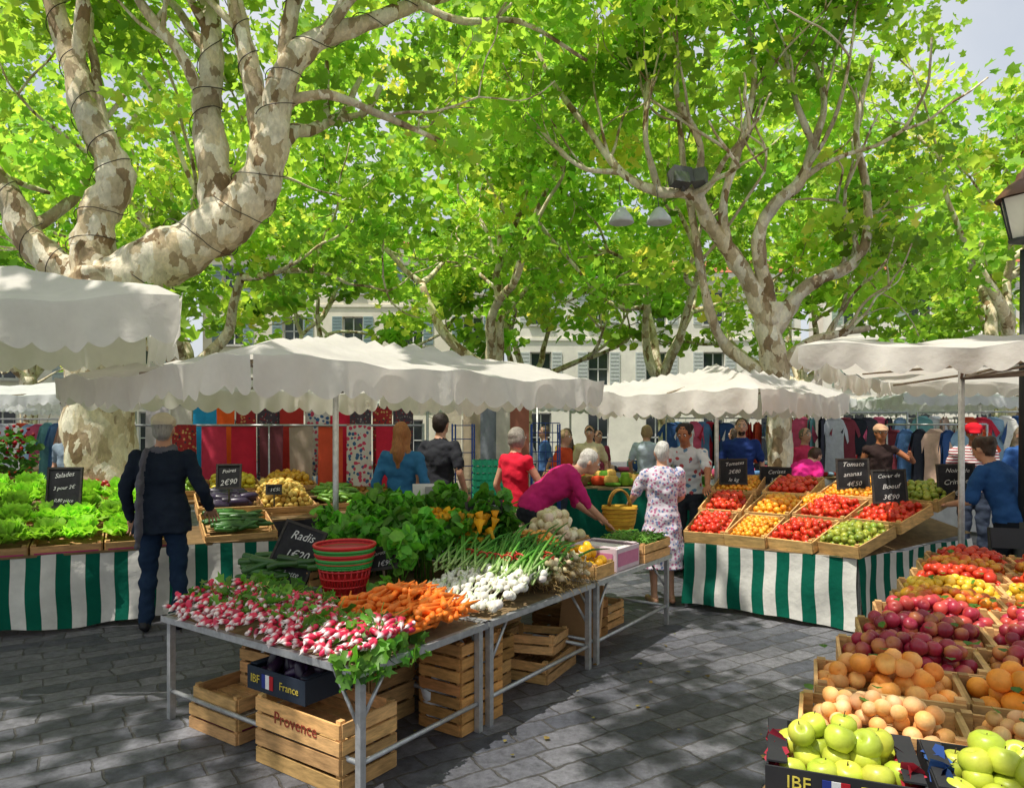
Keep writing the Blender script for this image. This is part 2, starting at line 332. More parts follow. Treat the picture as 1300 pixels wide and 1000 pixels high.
def twigs(mb,tips,Q,R,n,ln=1.3):
    for _ in range(n):
        i=int(rng.uniform(.35,.98)*len(Q)); i=min(i,len(Q)-2); d=Q[i+1]-Q[i]; d=d/np.linalg.norm(d)+rng.normal(0,.6,3)+A(0,0,.5)
        grow(mb,tips,Q[i],d,ln*rng.uniform(.7,1.2),R[i]*.5,2,3)
def left_tree(mb,tips):
    B=[ [(0,0,-.1,.5),(0,0,.3,.4),(-.03,0,1.2,.35),(-.05,0,2.2,.34),(.02,0,3.0,.36),(.05,0,3.4,.36)],
        [(.05,0,3.1,.34),(.45,0,3.45,.30),(1.0,.1,3.8,.28),(1.45,.1,4.1,.26),(1.72,.1,4.6,.22),(1.85,.1,5.2,.17),(1.98,.1,5.7,.15),(2.35,.2,6.1,.12),(2.9,.3,6.35,.09),(3.5,.5,6.7,.07),(4.2,.8,7.1,.05),(5,1.2,7.6,.04)],
        [(1.25,.1,4.0,.2),(1.1,.2,4.7,.18),(1.0,.3,5.3,.16),(1.04,.3,5.7,.13),(1.0,.4,6.4,.115),(.9,.5,7.2,.1),(1.1,.6,8.2,.07)],
        [(1.7,.1,4.9,.13),(1.62,.1,5.4,.12),(1.5,.1,6.0,.10),(1.35,.1,6.6,.08),(1.2,0,7.4,.06)],
        [(1.95,.1,5.7,.1),(2.0,.1,6.2,.09),(2.15,.1,6.8,.08),(2.4,.1,7.6,.05)],
        [(-.05,.05,3.15,.28),(-.2,.1,3.6,.23),(-.16,.15,4.05,.2),(.0,.2,4.45,.2),(-.1,.2,4.85,.17),(-.35,.2,5.3,.15),(-.5,.3,5.8,.14),(-.75,.3,6.5,.11),(-.95,.4,7.3,.08)],
        [(-.25,.2,3.3,.22),(-.6,.2,3.5,.18),(-.95,.2,3.8,.17),(-1.2,.2,4.3,.15),(-1.7,.2,4.9,.12),(-2.4,.2,5.8,.09)],
        [(2.35,.2,6.1,.08),(2.7,.1,6.6,.07),(2.85,0,7.2,.05)],
        [(-.5,.3,5.8,.09),(-.3,.1,6.4,.07),(-.25,0,7.1,.05)],
        [(1.85,.1,5.3,.07),(2.4,.2,5.45,.05),(3.0,.4,5.3,.04),(3.7,.7,5.1,.025)],
        [(.95,.3,5.4,.07),(.75,.2,5.9,.06),(.3,.1,6.5,.05),(.2,0,7.2,.03)],
        [(3.4,.4,6.6,.05),(3.9,.4,6.4,.04),(4.6,.6,6.5,.03),(5.4,.9,6.2,.02)]]
    wb=MB()
    for i,b in enumerate(B):
        Q,R=limb(mb,b,7,18 if i<3 else 12,.08)
        tips.append(Q[-1])
        if i: twigs(mb,tips,Q,R,3)
        if i in (1,2,5,4,6,3): wire(wb,Q[6:],R[6:],len(Q)/7.5,i)
    left_tree.wb=wb
tr=tree('plane_tree',-4.48,7.8,custom=left_tree,crown=((1.2,4.4,7.4),(6.5,2.2,3.3)),ncl=46,per=66,size=.16,hi=True,spread=.62)
left_tree.wb.build('light_string',tr)
def right_tree(mb,tips):
    B=[ [(.1,0,-.1,.3),(.08,0,.3,.21),(.05,0,1.3,.17),(0,0,2.3,.17),(-.1,0,3.0,.19),(-.12,0,3.5,.2)],
        [(-.12,0,3.2,.17),(-.4,-.1,3.75,.13),(-.75,-.2,4.2,.11),(-1.1,-.3,4.65,.10),(-1.3,-.4,4.95,.09),(-1.8,-.4,5.0,.07),(-2.3,-.3,5.3,.055),(-2.8,-.2,6.0,.045),(-3.3,0,6.8,.035),(-3.6,.2,7.6,.02)],
        [(-.2,.1,2.5,.11),(-.7,.2,2.95,.08),(-.95,.1,3.4,.07),(-1.1,0,4.0,.06),(-1.25,-.1,4.7,.055),(-1.4,-.2,5.4,.045),(-1.5,-.2,6.4,.035),(-1.7,0,7.4,.02)],
        [(-.12,0,3.4,.13),(-.3,-.2,4.0,.105),(-.35,-.3,4.5,.09),(-.1,-.3,4.9,.085),(.2,-.3,5.15,.08),(.4,-.3,5.7,.06),(.6,-.2,6.4,.045),(.4,0,7.4,.03)],
        [(-.05,0,3.1,.14),(.25,-.1,3.6,.11),(.5,-.2,3.8,.09),(.95,-.2,4.0,.08),(1.2,-.2,4.4,.07),(1.3,0,5.2,.055),(1.2,.1,6.1,.045),(1.5,.2,7.2,.03)],
        [(.1,0,2.6,.1),(.5,.2,2.95,.075),(1.0,.3,3.1,.06),(1.5,.3,3.2,.04)],
        [(-1.3,-.4,4.95,.06),(-1.25,-.5,5.6,.05),(-1.6,-.6,6.3,.045),(-1.5,-.5,7.3,.03)],
        [(-1.8,-.4,5.0,.05),(-2.0,-.5,5.7,.04),(-1.95,-.5,6.6,.03)],
        [(.4,-.3,5.7,.05),(.1,-.4,6.3,.04),(-.1,-.4,7.2,.025)],
        [(-2.3,-.3,5.3,.04),(-2.9,-.4,5.35,.03),(-3.5,-.4,5.9,.02)],
        [(-.75,-.2,4.2,.07),(-.9,-.4,4.8,.06),(-.7,-.5,5.6,.05),(-.5,-.5,6.5,.04),(-.6,-.5,7.4,.025)]]
    for i,b in enumerate(B):
        Q,R=limb(mb,b,6,14 if i<2 else 9,.1); tips.append(Q[-1])
        if i: twigs(mb,tips,Q,R,5,1.3)
    tips[:]=[t for t in tips if not (t[1]<-.25 and t[2]<6.6)]
    mb.box(TR(-1.55,-.62,5.12,20,-15),(.28,.2,.22),(.10,.10,.10),'paint'); mb.box(TR(-1.55,-.735,5.09,20,-15),(.22,.02,.16),(.12,.12,.12),'glass'); mb.box(TR(-1.28,-.6,5.12,-30,-15),(.18,.18,.2),(.14,.14,.14),'paint')
    mb.tube([(-1.5,-.55,4.95),(-1.5,-.6,5.05)],.03,(.1,.1,.1),'paint')
    for dx in(-.9,-.4):
        V,F=lathe([(.03,.12),(.06,.1),(.15,-.02),(.17,-.08),(.15,-.09),(.001,-.05)],14); mb.add(V+A(-1.5+dx,-.9,4.5),F,(.6,.62,.63),'paint')
        mb.tube([(-1.5+dx,-.9,4.6),(-1.5+dx,-.7,5.0)],.006,(.1,.1,.1),'paint',5)
tree('plane_tree',3.85,10.3,custom=right_tree,crown=((-.6,3.4,8.4),(5.8,2.4,3.6)),ncl=50,per=64,size=.17,hi=True,spread=.62)
for (x,y,h,r,cr_,n,pr,sz,ln,zm,br,zt,hi_) in [
  (-1.0,17,3.2,.26,((0,0,8.2),(5.5,3.5,4.6)),54,52,.22,(.5,0),4.2,1.0,None,True),
  (4.2,18.5,3.0,.25,((0,0,8.5),(5.5,3.5,4.8)),52,52,.22,(-.3,0),4.0,1.05,None,True),
  (-7.5,16,3.1,.28,((0,0,8.2),(5.5,3.5,4.6)),60,52,.22,(.2,0),4.3,1.0,None,True),
  (10.5,15,3.2,.26,((-.3,0,7.0),(4.8,3.2,3.3)),62,52,.21,(0,0),3.9,1.0,10.2,True),
  (9.0,22,3.2,.24,((0,0,8.3),(5,4,4.6)),52,46,.27,(0,0),4.0,1.0,13,False),
  (0.5,25,3.3,.25,((0,0,10),(6,4,6.2)),75,46,.32,(0,0),4.3,1.1,None,False),
  (-6.5,25,3.3,.25,((0,0,10),(6,4,6.2)),72,46,.32,(0,0),4.3,1.1,None,False),
  (-15,22,3.3,.25,((0,0,8.5),(6,4,5)),55,46,.28,(0,0),4.0,1.0,None,False),
  (16.5,24,3.3,.25,((0,0,8),(6,4,5)),52,46,.28,(0,0),3.7,.95,12.5,False)]:
    tree('plane_tree',x,y,h,r,cr_,n,pr,sz,ln,zmin=zm,bright=br,spread=.85,maxd=3,ztop=zt,hi=hi_)
def overhead(name,x,y,c,rr,n,per=50,size=.21):
    e=empty(name,(x,y,0)); mb=MB(); tips=[]
    limb(mb,[(0,0,-.1,.4),(0,0,.4,.33),(.1,0,2,.3),(0,.1,3.6,.3)],5,14)
    for i in range(4): grow(mb,tips,(0,.1,3.5),(math.cos(i*1.57+.4)*.8,math.sin(i*1.57+.4)*.8,1),2.4,.17,0,2)
    mb.build('trunk_and_limbs',e); fb=MB(); cc=ell(n,c,rr,.1); leaves(fb,np.vstack([cc,np.array(tips)]),per,.52,size); fb.build('foliage',e)
overhead('plane_tree',-8.6,-1.0,(3.8,2.9,8.9),(4.4,4.0,.9),48,60)
overhead('plane_tree',3.4,-3.0,(-1.9,5.0,9.0),(5.2,4.0,.9),30,60)
print('trees',time.time()-T0)

# ------------------------------------------------------------ buildings
def house(name,x,y,yaw,W,H,floors,cols,col,shut):
    mb=MB(); fh=H/floors; cw=W/cols; ww=1.1; wh=fh*.55; D=.35
    for f in range(floors):
        z0=f*fh; sill=z0+fh*.25 if f else z0+.0; top=z0+fh*.25+wh
        if sill>z0: mb.box(TR(0,0,(z0+sill)/2),(W,D,sill-z0),col,'plaster')
        mb.box(TR(0,0,(top+z0+fh)/2),(W,D,z0+fh-top),col,'plaster')
        for c in range(cols+1):
            xa=-W/2+c*cw-(cw-ww)/2 if c>0 else -W/2; xb=-W/2+c*cw+(cw-ww)/2 if c<cols else W/2
            mb.box(TR((xa+xb)/2,0,(sill+top)/2),(xb-xa,D,top-sill),col,'plaster')
        for c in range(cols):
            xc=-W/2+(c+.5)*cw; zc=(sill+top)/2; hh=top-sill
            mb.box(TR(xc,.12,zc),(ww,.03,hh),(.035,.045,.055),'glass')
            for dx in(-ww/2+.04,0,ww/2-.04): mb.box(TR(xc+dx,.08,zc),(.06,.05,hh),(.7,.7,.68),'paint')
            for dz in(-hh/2+.03,0,hh/2-.03): mb.box(TR(xc,.075,zc+dz),(ww,.04,.05),(.7,.7,.68),'paint')
            if f:
                for sd in(-1,1):
                    mb.box(TR(xc+sd*(ww/2+.28),-.2,zc),(.52,.04,hh),shut,'paint')
                    for k in range(9): mb.box(TR(xc+sd*(ww/2+.28),-.224,zc-hh/2+(k+.5)*hh/9),(.42,.012,.06),np.array(shut)*.7,'paint')
                mb.box(TR(xc,-.24,sill-.05),(ww+.2,.14,.09),(.62,.6,.55),'plaster')
        if f: mb.box(TR(0,-.205,z0+.02),(W,.06,.14),np.array(col)*1.05,'plaster')
    mb.box(TR(0,4.3,H/2),(W,8.2,H),col,'plaster')
    mb.box(TR(0,-.1,H+.12),(W+.3,.8,.24),np.array(col)*1.05,'plaster')
    V=[[-W/2-.2,-.55,H+.25],[W/2+.2,-.55,H+.25],[W/2+.2,4.3,H+2.0],[-W/2-.2,4.3,H+2.0],[-W/2-.2,8.6,H+.25],[W/2+.2,8.6,H+.25]]
    mb.add(V,[[[0,1,2,3],[3,2,5,4]]],S('#a8674a'),'plaster',False); mb.add(V,[[[0,3,4],[1,5,2]]],col,'plaster',False)
    o=mb.build(name); o.location=(x,y,0); o.rotation_euler=(0,0,math.radians(yaw)); return o
house('townhouse',7.5,37,0,15,9.5,3,5,S('#f2ecde'),S('#cfd3cf'))
house('townhouse',-8.5,38,0,16,11,4,5,S('#efe6d2'),S('#8fa3a5'))
house('townhouse',-23,32,28,15,9.5,3,5,S('#ece4d6'),S('#b9c2c2'))
house('townhouse',23.5,35,-18,15,9.5,3,5,S('#ece6da'),S('#9fb0a0'))
house('townhouse',-24,16,75,16,10,3,5,S('#e6dcca'),S('#a3b0b5'))
house('townhouse',30,20,-70,16,10,3,5,S('#e9e0ce'),S('#b5a890'))

# ------------------------------------------------------------ canopies
def canopy(name,corners,zh,peak,val=.2,pole=None,sag=.06,col=(.85,.81,.74),scal=.16,ptop=None):
    c=[A(*p,0) for p in corners]; e=empty(name); mb=MB(); n=28
    u=np.linspace(-1,1,n+1); U,Vv=np.meshgrid(u,u,indexing='ij'); a=(U+1)/2; b=(Vv+1)/2
    P=(1-a)[...,None]*(1-b)[...,None]*c[0]+a[...,None]*(1-b)[...,None]*c[1]+a[...,None]*b[...,None]*c[2]+(1-a)[...,None]*b[...,None]*c[3]
    pyr=1-np.maximum(abs(U),abs(Vv)); ridge=np.minimum(abs(U),abs(Vv))/np.maximum(np.maximum(abs(U),abs(Vv)),.02)
    p1,p2=rng.uniform(0,6,2)
    h=pyr**.85*(peak-zh)-sag*(1-ridge**3)*np.sin(np.pi*np.clip(pyr,0,1))-.05*(1-ridge**2)*(1-pyr)+.014*np.sin(U*9+Vv*5+p1)+.012*np.sin(Vv*13-U*4+p2)+.008*np.sin(U*23+Vv*17)
    P[...,2]=zh+h; V=P.reshape(-1,3); idx=np.arange((n+1)**2).reshape(n+1,n+1)
    Q=np.stack([idx[:-1,:-1],idx[1:,:-1],idx[1:,1:],idx[:-1,1:]],-1).reshape(-1,4)
    mb.add(V,[Q],col,'canvas')
    border=[P[:,0],P[-1,:],P[::-1,-1],P[0,::-1]]
    cen=sum(c)/4
    for E in border:
        ln=np.linalg.norm(E[-1]-E[0]); ns=max(3,int(ln/scal)); m=ns*8+1; t=np.linspace(0,1,m)
        top=np.stack([np.interp(t*n,np.arange(n+1),E[:,k]) for k in range(3)],-1)
        out=np.cross((E[-1]-E[0])/ln,A(0,0,1)); out*=np.sign(np.dot(out,E[n//2]*A(1,1,0)-cen))
        drop=val+.045*abs(np.sin(t*ns*math.pi))+.012*np.sin(t*17)
        rows=[]; ph=rng.uniform(0,6)
        for j in range(5):
            f=j/4; wv=.03*f*np.sin(t*ln*9+ph)+.018*f*np.sin(t*ln*23+ph)
            rows.append(top-A(0,0,1)*(drop*f)[:,None]+out*(wv+.012)[:,None])
        R=np.array(rows); idx=np.arange(5*m).reshape(5,m)
        Q=np.stack([idx[:-1,:-1],idx[:-1,1:],idx[1:,1:],idx[1:,:-1]],-1).reshape(-1,4); mb.add(R.reshape(-1,3),[Q],col,'canvas')
    mb.build('canvas_roof',e)
    fb=MB(); pp=A(*pole,0) if pole else cen
    zt=ptop or peak-.03
    top=A(pp[0],pp[1],zt)
    fb.tube([pp,top],.024,(.6,.6,.58),'metal',10); fb.tube([pp,pp+A(0,0,.35)],.034,(.4,.4,.4),'metal',10)
    fb.box(TR(pp[0],pp[1],.03,30),(.5,.5,.06),(.2,.2,.2),'paint')
    hub=A(pp[0],pp[1],zh-.12)
    for q in list(c)+[(c[i]+c[(i+1)%4])/2 for i in range(4)]:
        q=q+A(0,0,zh-.045); q=q+(A(cen[0],cen[1],q[2])-q)*.03
        tip=A(cen[0],cen[1],peak-.07)
        fb.tube([tip,(tip+q)/2-A(0,0,.045),q],.012,(.35,.28,.2),'wood',6); fb.tube([hub,(tip+q)/2-A(0,0,.05)],.011,(.3,.25,.2),'wood',6)
    fb.build('frame',e); return e
canopy('market_parasol',[(-1.32,3.6),(.74,5.75),(-1.45,7.75),(-3.62,5.62)],2.09,2.43,val=.17)
canopy('market_parasol',[(2.35,6.75),(3.95,8.3),(2.3,9.7),(.85,8.0)],2.10,2.44)
canopy('market_parasol',[(1.8,4.45),(4.45,2.6),(6.7,5.8),(4.1,7.7)],2.20,2.38,pole=(3.55,5.6),val=.11,ptop=2.33)
canopy('market_parasol',[(-1.92,4.1),(-2.95,5.7),(-6.0,5.3),(-5.2,3.9)],2.45,2.86,val=.24,pole=(-4.6,4.8),ptop=2.72)
for q in [[(-9.5,11),(-6.3,11.2),(-6.5,14),(-9.6,14)],[(-.6,13),(2.6,12.6),(3,15),(-.4,15.4)],[(3.2,13.5),(6.4,13.2),(6.6,16),(3.3,16)],
          [(6.4,11.6),(9.8,11.0),(10.2,13.6),(6.8,14.1)],[(7.4,16),(11,15.6),(11.4,18.6),(7.6,18.8)],[(-4.6,14.5),(-1.6,14.5),(-1.6,17.5),(-4.6,17.5)],[(-13,15),(-9.8,15),(-9.8,18),(-13,18)],[(11,10.5),(14,10.2),(14.4,13.2),(11.4,13.4)]]:
    canopy('market_parasol',q,2.26,2.5,val=.13,col=(.82,.83,.82))
print('canopies',time.time()-T0)

# ------------------------------------------------------------ striped drapes and tables
def drape(mb,p0,p1,zt,zb,sw=.105,cols=(S('#0f6450'),S('#e2e0d8')),amp=.018):
    p0=A(*p0,0);p1=A(*p1,0); ln=np.linalg.norm(p1-p0); d=(p1-p0)/ln; nrm=np.cross(d,A(0,0,1)); ns=max(1,int(round(ln/sw))); ph=rng.uniform(0,6)
    for i in range(ns):
        t=np.linspace(i/ns,(i+1)/ns,5)*ln; rows=[]
        for j in range(9):
            f=j/8; off=amp*(.3+f)*(np.sin(t*9+ph+f)+.6*np.sin(t*17+f*2))+.03*f+.006*np.sin(f*9+t*3)
            z=zt+(zb-zt)*f+ (0.015*np.sin(t*3.3)+.01*np.sin(t*8) if j==8 else 0)+(0.008*np.sin(t*6) if j==0 else 0)
            tt=t+.012*np.sin(f*5+t*2.5)*f
            rows.append(p0+d*tt[:,None]+nrm*off[:,None]+A(0,0,1)*(z*np.ones(5))[:,None])
        idx=np.arange(45).reshape(9,5); Q=np.stack([idx[:-1,:-1],idx[:-1,1:],idx[1:,1:],idx[1:,:-1]],-1).reshape(-1,4)
        mb.add(np.array(rows).reshape(-1,3),[Q],cols[i%2],'sheet')
    return mb
WOOD=S('#cfa36c')
def crate(mb,M,Lx,Wy,H,col=WOOD,rows=2,thick=.012,floor=True):
    M=Matrix(M)
    tone=1+rng.normal(0,.1)
    def j(): return np.clip(col*tone*(1+rng.normal(0,.14))*(1+rng.normal(0,.03,3)),0,1)
    def wob(): return TR(rng.normal(0,.0015),0,rng.normal(0,.001),0,0,rng.normal(0,.35))
    if floor:
        for k in range(5): mb.box(M@TR(0,-Wy/2+(k+.5)*Wy/5,.008),(Lx,Wy/5-.012,.01),j(),'wood')
    for sx in(-1,1):
        for sy in(-1,1): mb.box(M@TR(sx*(Lx/2-.018),sy*(Wy/2-.018),H/2+.004),(.03,.03,H+.012),j()*.9,'wood')
    sh=(H-.01*(rows-1))/rows
    for r in range(rows):
        z=r*(sh+.01)+sh/2
        for sy in(-1,1): mb.box(M@TR(0,sy*(Wy/2+.002),z)@wob(),(Lx,thick,sh*.92),j(),'wood')
        for sx in(-1,1): mb.box(M@TR(sx*(Lx/2+.002),0,z+.001),(thick,Wy-.014,sh*.92),j(),'wood')
def ftable(name,s0,s1,t0,t1,z=.6,legs=True):
    mb=MB(); ce=L((s0+s1)/2,(t0+t1)/2,z); ls=s1-s0; lt=t1-t0; g=(.5,.51,.52)
    mb.box(TR(*(ce-A(0,0,.012)),YB),(ls-.04,lt-.04,.02),S('#8a7455'),'wood')
    for a,b in(((s0,t0),(s1,t0)),((s1,t0),(s1,t1)),((s1,t1),(s0,t1)),((s0,t1),(s0,t0))):
        p=L(*a,z);q=L(*b,z); d=(p+q)/2-A(0,0,.015); an=math.degrees(math.atan2((q-p)[1],(q-p)[0]))
        mb.box(TR(*d,an),(np.linalg.norm(q-p)+.028,.03,.035),g,'metal')
    for s_ in(s0+.03,s1-.03):
        for t_ in(t0+.02,t1-.02):
            p=L(s_,t_,0); mb.box(TR(p[0],p[1],(z-.033)/2,YB),(.034,.034,z-.033),g,'metal')
        p=L(s_,t0+.04,.16);q=L(s_,t1-.04,.16); mb.tube([p,q],.013,g,'metal',6)
        p=L(s_,t0+.2,z-.04);q=L(s_,t0+.03,z-.28); mb.tube([p,q],.01,g,'metal',6)
    p=L(s0+.05,t0+.02,.16);q=L(s1-.05,t0+.02,.16); mb.tube([p,q],.013,g,'metal',6)
    p=L(s0+.2,t0+.02,z-.04);q=L(s0+.03,t0+.02,z-.26); mb.tube([p,q],.01,g,'metal',6)
    return mb.build(name)
ftable('market_table',0,.94,0,1.62); ftable('market_table',.98,2.2,0,2.1); ftable('market_table',2.26,3.6,0,1.0)

# ------------------------------------------------------------ produce
def grid(lx,ly,d,z0=0,mound=.0,layers=2):
    out=[]
    for k in range(layers):
        nx=max(1,int((lx-(k*d))/d)); ny=max(1,int((ly-(k*d))/(d*.87)))
        for i in range(nx):
            for j_ in range(ny):
                x=(i+.5+(.5 if j_%2 else 0)-.25-nx/2)*d*.98; y=(j_+.5-ny/2)*d*.9
                m=max(0,1-(2*x/lx)**2)*max(0,1-(2*y/ly)**2)
                out.append((x,y,z0+k*d*.72+mound*m))
    P=np.array(out); return P+rng.normal(0,d*.12,P.shape)
APPLE=lathe([(.001,-.36),(.18,-.42),(.36,-.38),(.5,-.16),(.54,.08),(.48,.3),(.32,.43),(.16,.44),(.05,.36),(.001,.32)],18)
ROUND=sph(14,9,.5); LOW=sph(9,6,.5)
PEACH=lathe([(.001,-.46),(.2,-.44),(.4,-.28),(.5,-.02),(.47,.22),(.3,.4),(.12,.42),(.001,.36)],16)
TOM=lathe([(.001,-.38),(.3,-.35),(.5,-.12),(.52,.08),(.4,.3),(.2,.36),(.001,.3)],14)
ZUC=lathe([(.001,-.5),(.06,-.49),(.08,-.42),(.085,0),(.07,.35),(.05,.42),(.03,.44),(.03,.5),(.001,.5)],9)
CAR=lathe([(.001,-.5),(.012,-.48),(.035,-.2),(.055,.15),(.068,.4),(.055,.47),(.02,.49),(.001,.49)],9)
RAD=lathe([(.001,-.75),(.02,-.55),(.07,-.42),(.2,-.28),(.26,-.02),(.26,.22),(.2,.4),(.1,.48),(.05,.5),(.001,.52)],9)
def tfm(M,P,Rm):
    M=np.array(M); return P@M[:3,:3].T+M[:3,3], M[:3,:3]@Rm
def fruit_in(mb,M,lx,ly,base,d,colA,colB=None,z0=.05,mound=.03,layers=2,mat='fruit',blend=0,tilt=math.pi,scl=None,extra=1):
    P=grid(lx,ly,d,z0,mound,layers); R=randrot(len(P),tilt); P,R=tfm(M,P,R); n=len(P)
    mb.inst(base,P,R,d*1.04*rng.uniform(.84,1.08,n) if scl is None else np.tile(A(*scl),(n,1))*d*rng.uniform(.88,1.1,(n,1)),jit(colA,n,.13),mat,None if colB is None else jit(colB,n,.13),blend)
    return P
e=empty('fruit_stall')
xl=lambda y:.58+.75*(y-1.8)
YR=-22; rd=A(math.cos(math.radians(YR)),math.sin(math.radians(YR)),0); dd_=A(-rd[1],rd[0],0)
tb=MB(); f0=A(xl(1.85),1.85,0); f1=A(xl(5.2),5.2,0)
V=[f0+A(0,0,.70),f0+rd*2.4+A(0,0,.70),f1+rd*2.4+A(0,0,.70),f1+A(0,0,.70)]
cen_=sum(V)/4; legp=[v+(cen_-v)*.07 for v in V]
V=V+[v-A(0,0,.03) for v in V]; tb.add(V,[[[0,1,2,3],[7,6,5,4],[0,4,5,1],[1,5,6,2],[2,6,7,3],[3,7,4,0]]],S('#7a6344'),'wood',False)
for q in legp: tb.tube([A(q[0],q[1],0),A(q[0],q[1],.68)],.02,(.5,.5,.5),'metal',8)
tb.build('trestle_table',e)
def textobj(body,size,loc,rot,col,parent=None,name='lettering',ext=.0008):
    cu=bpy.data.curves.new(name,'FONT'); cu.body=body; cu.size=size; cu.extrude=ext; cu.align_x='CENTER'; cu.align_y='CENTER'; cu.resolution_u=2
    key='ink_%.2f_%.2f_%.2f'%tuple(col)
    if key not in MATS:
        m,nt,out=newmat(key); b=N(nt,'ShaderNodeBsdfPrincipled',Roughness=.8); n=N(nt,'ShaderNodeTexNoise',Scale=60.0); tc=N(nt,'ShaderNodeTexCoord'); nt.links.new(tc.outputs['Object'],n.inputs[0])
        mr=N(nt,'ShaderNodeMapRange'); mr.inputs[3].default_value=.4; mr.inputs[4].default_value=1.1; nt.links.new(n.outputs[0],mr.inputs[0])
        sc=N(nt,'ShaderNodeVectorMath',operation='SCALE'); sc.inputs[0].default_value=col; nt.links.new(mr.outputs[0],sc.inputs['Scale']); nt.links.new(sc.outputs[0],b.inputs['Base Color']); nt.links.new(b.outputs[0],out.inputs[0])
    cu.materials.append(MATS[key]); o=bpy.data.objects.new(name,cu); scene.collection.objects.link(o)
    o.matrix_world=rot
    if parent: o.parent=parent
    return o
def cardbox(mb,M,lx,ly,h,col,inner=None):
    M=Matrix(M); mb.box(M@TR(0,0,.01),(lx-.01,ly-.01,.008),col,'card')
    for s_ in(-1,1):
        mb.box(M@TR(0,s_*(ly/2),h/2),(lx,.006,h),col,'card'); mb.box(M@TR(s_*(lx/2-.005),0,h/2+.001),(.006,ly-.01,h),col,'card')
        mb.box(M@TR(s_*(lx/2-.03),0,h+.006),(.05,ly-.03,.005),col,'card')
YG=S('#cfcf4c'); GY=S('#abba38')
rows=[(1.90,2.16,'apple',.40,.09),(2.19,2.41,'apricot',.46,.08),(2.44,2.68,'orange',.46,.10),(2.72,2.98,'nect',.5,.1),(3.02,3.28,'nect',.5,.1),(3.32,3.58,'nect2',.5,.1),(3.62,3.88,'mix',.5,.09),(3.92,4.18,'yellow',.5,.09),(4.22,4.48,'tomato',.5,.09),(4.52,4.8,'mix',.5,.09),(4.84,5.1,'tomato',.5,.09)]
for ya,yb,kind,cwid,ch in rows:
    x0=rng.uniform(-.02,.02); k=0; ly=(yb-ya)*1.208; o3=A(xl(ya),ya,0)
    while x0+cwid<2.4:
        mb=MB(); c_=o3+rd*(x0+cwid/2)+dd_*(ly/2); M=TR(c_[0],c_[1],.703,YR+rng.normal(0,1.0),2+rng.normal(0,.6)); ly2=ly-.015; lx=cwid-.015
        if kind=='apple':
            cardbox(mb,M,lx,ly2,ch,(.025,.025,.028)); mb.box(M@TR(0,.0,.03),(lx-.03,ly2-.03,.02),S('#30405c') if k%2 else S('#8e2f4c'),'card')
            n=22; P=np.stack([rng.choice([-1,1],n)*(lx/2-.03),rng.uniform(-ly2/2+.03,ly2/2-.03,n),rng.uniform(.06,ch+.01,n)],-1); P,R=tfm(M,P,randrot(n)); mb.inst(LEAF_LO,P,R,.07,jit(S('#a82a3c') if k%2==0 else S('#30508c'),n,.2),'card')
            P=fruit_in(mb,M,lx-.04,ly2-.04,APPLE,.074,YG if k%3<2 else S('#d9b04a'),GY if k%3<2 else S('#d6603a'),.05,.035,2,'fruit',0,.8)
            n=len(P); mb.inst((tube([(0,0,.3),(.02,0,.42),(.06,0,.56)],.02,5)),P,randrot(n,.7),.074,S('#4b3a1e'),'wood')
            for q,cc in((-1,S('#2a3a8a')),(0,S('#e8e8e8')),(1,S('#b7202a'))): mb.box(M@TR(-.02+q*.022,-ly2/2-.005,ch/2+.01),(.022,.003,.04),cc,'card')
            o=mb.build('apple_box',e)
            for tx,bx in((-.11,'IBF'),(.10,'France')):
                textobj(bx,.048,None,M@Matrix.Translation((tx,-ly2/2-.0052,ch/2+.01))@Matrix.Rotation(math.pi/2,4,'X'),(.85,.7,.1),e)
        else:
            crate(mb,M,lx,ly2,ch,rows=1 if kind in('mix','yellow','tomato') else 2)
            a=dict(apricot=(ROUND,.052,S('#f0ac62'),S('#f3c48c'),'fruit_matte'),orange=(ROUND,.076,S('#f08f22'),S('#f4a040'),'fruit_matte'),
                   nect=(PEACH,.063,S('#98203a'),S('#dd9550'),'fruit'),nect2=(PEACH,.062,S('#ac2844'),S('#c94d40'),'fruit'),mix=(TOM,.056,S('#cf4a20'),S('#e0a02c'),'fruit'),
                   yellow=(ROUND,.05,S('#e8b020'),S('#ecc848'),'fruit'),tomato=(TOM,.06,S('#c8301c'),S('#d8481f'),'fruit'))[kind]
            cA,cB=a[2],a[3]; bl=0
            if kind=='nect': bl=-.9
            if kind=='orange' and k%2==0: a=(PEACH,.068,S('#f2b06a'),S('#ea9236'),'fruit_matte'); cA,cB=a[2],a[3]
            if kind=='mix' and k%2: cA=S('#b8331c')
            fruit_in(mb,M,lx-.03,ly2-.03,a[0],a[1],cA,cB,ch-.04,.05,2,a[4],bl)
            n=5; P=np.stack([rng.uniform(-lx/2,lx/2,n),rng.uniform(-ly2/2,ly2/2,n),np.full(n,ch+.055)],-1); P,R=tfm(M,P,randrot(n,.8)); mb.inst(LEAF_LO,P,R,.035,jit(S('#4f7a28'),n,.2),'herb')
            mb.build({'apricot':'apricot_crate','orange':'orange_crate','nect':'nectarine_crate','nect2':'nectarine_crate','mix':'plum_crate','yellow':'yellow_plum_crate','tomato':'tomato_crate'}[kind],e)
        x0+=cwid; k+=1
print('fruit stall',time.time()-T0)

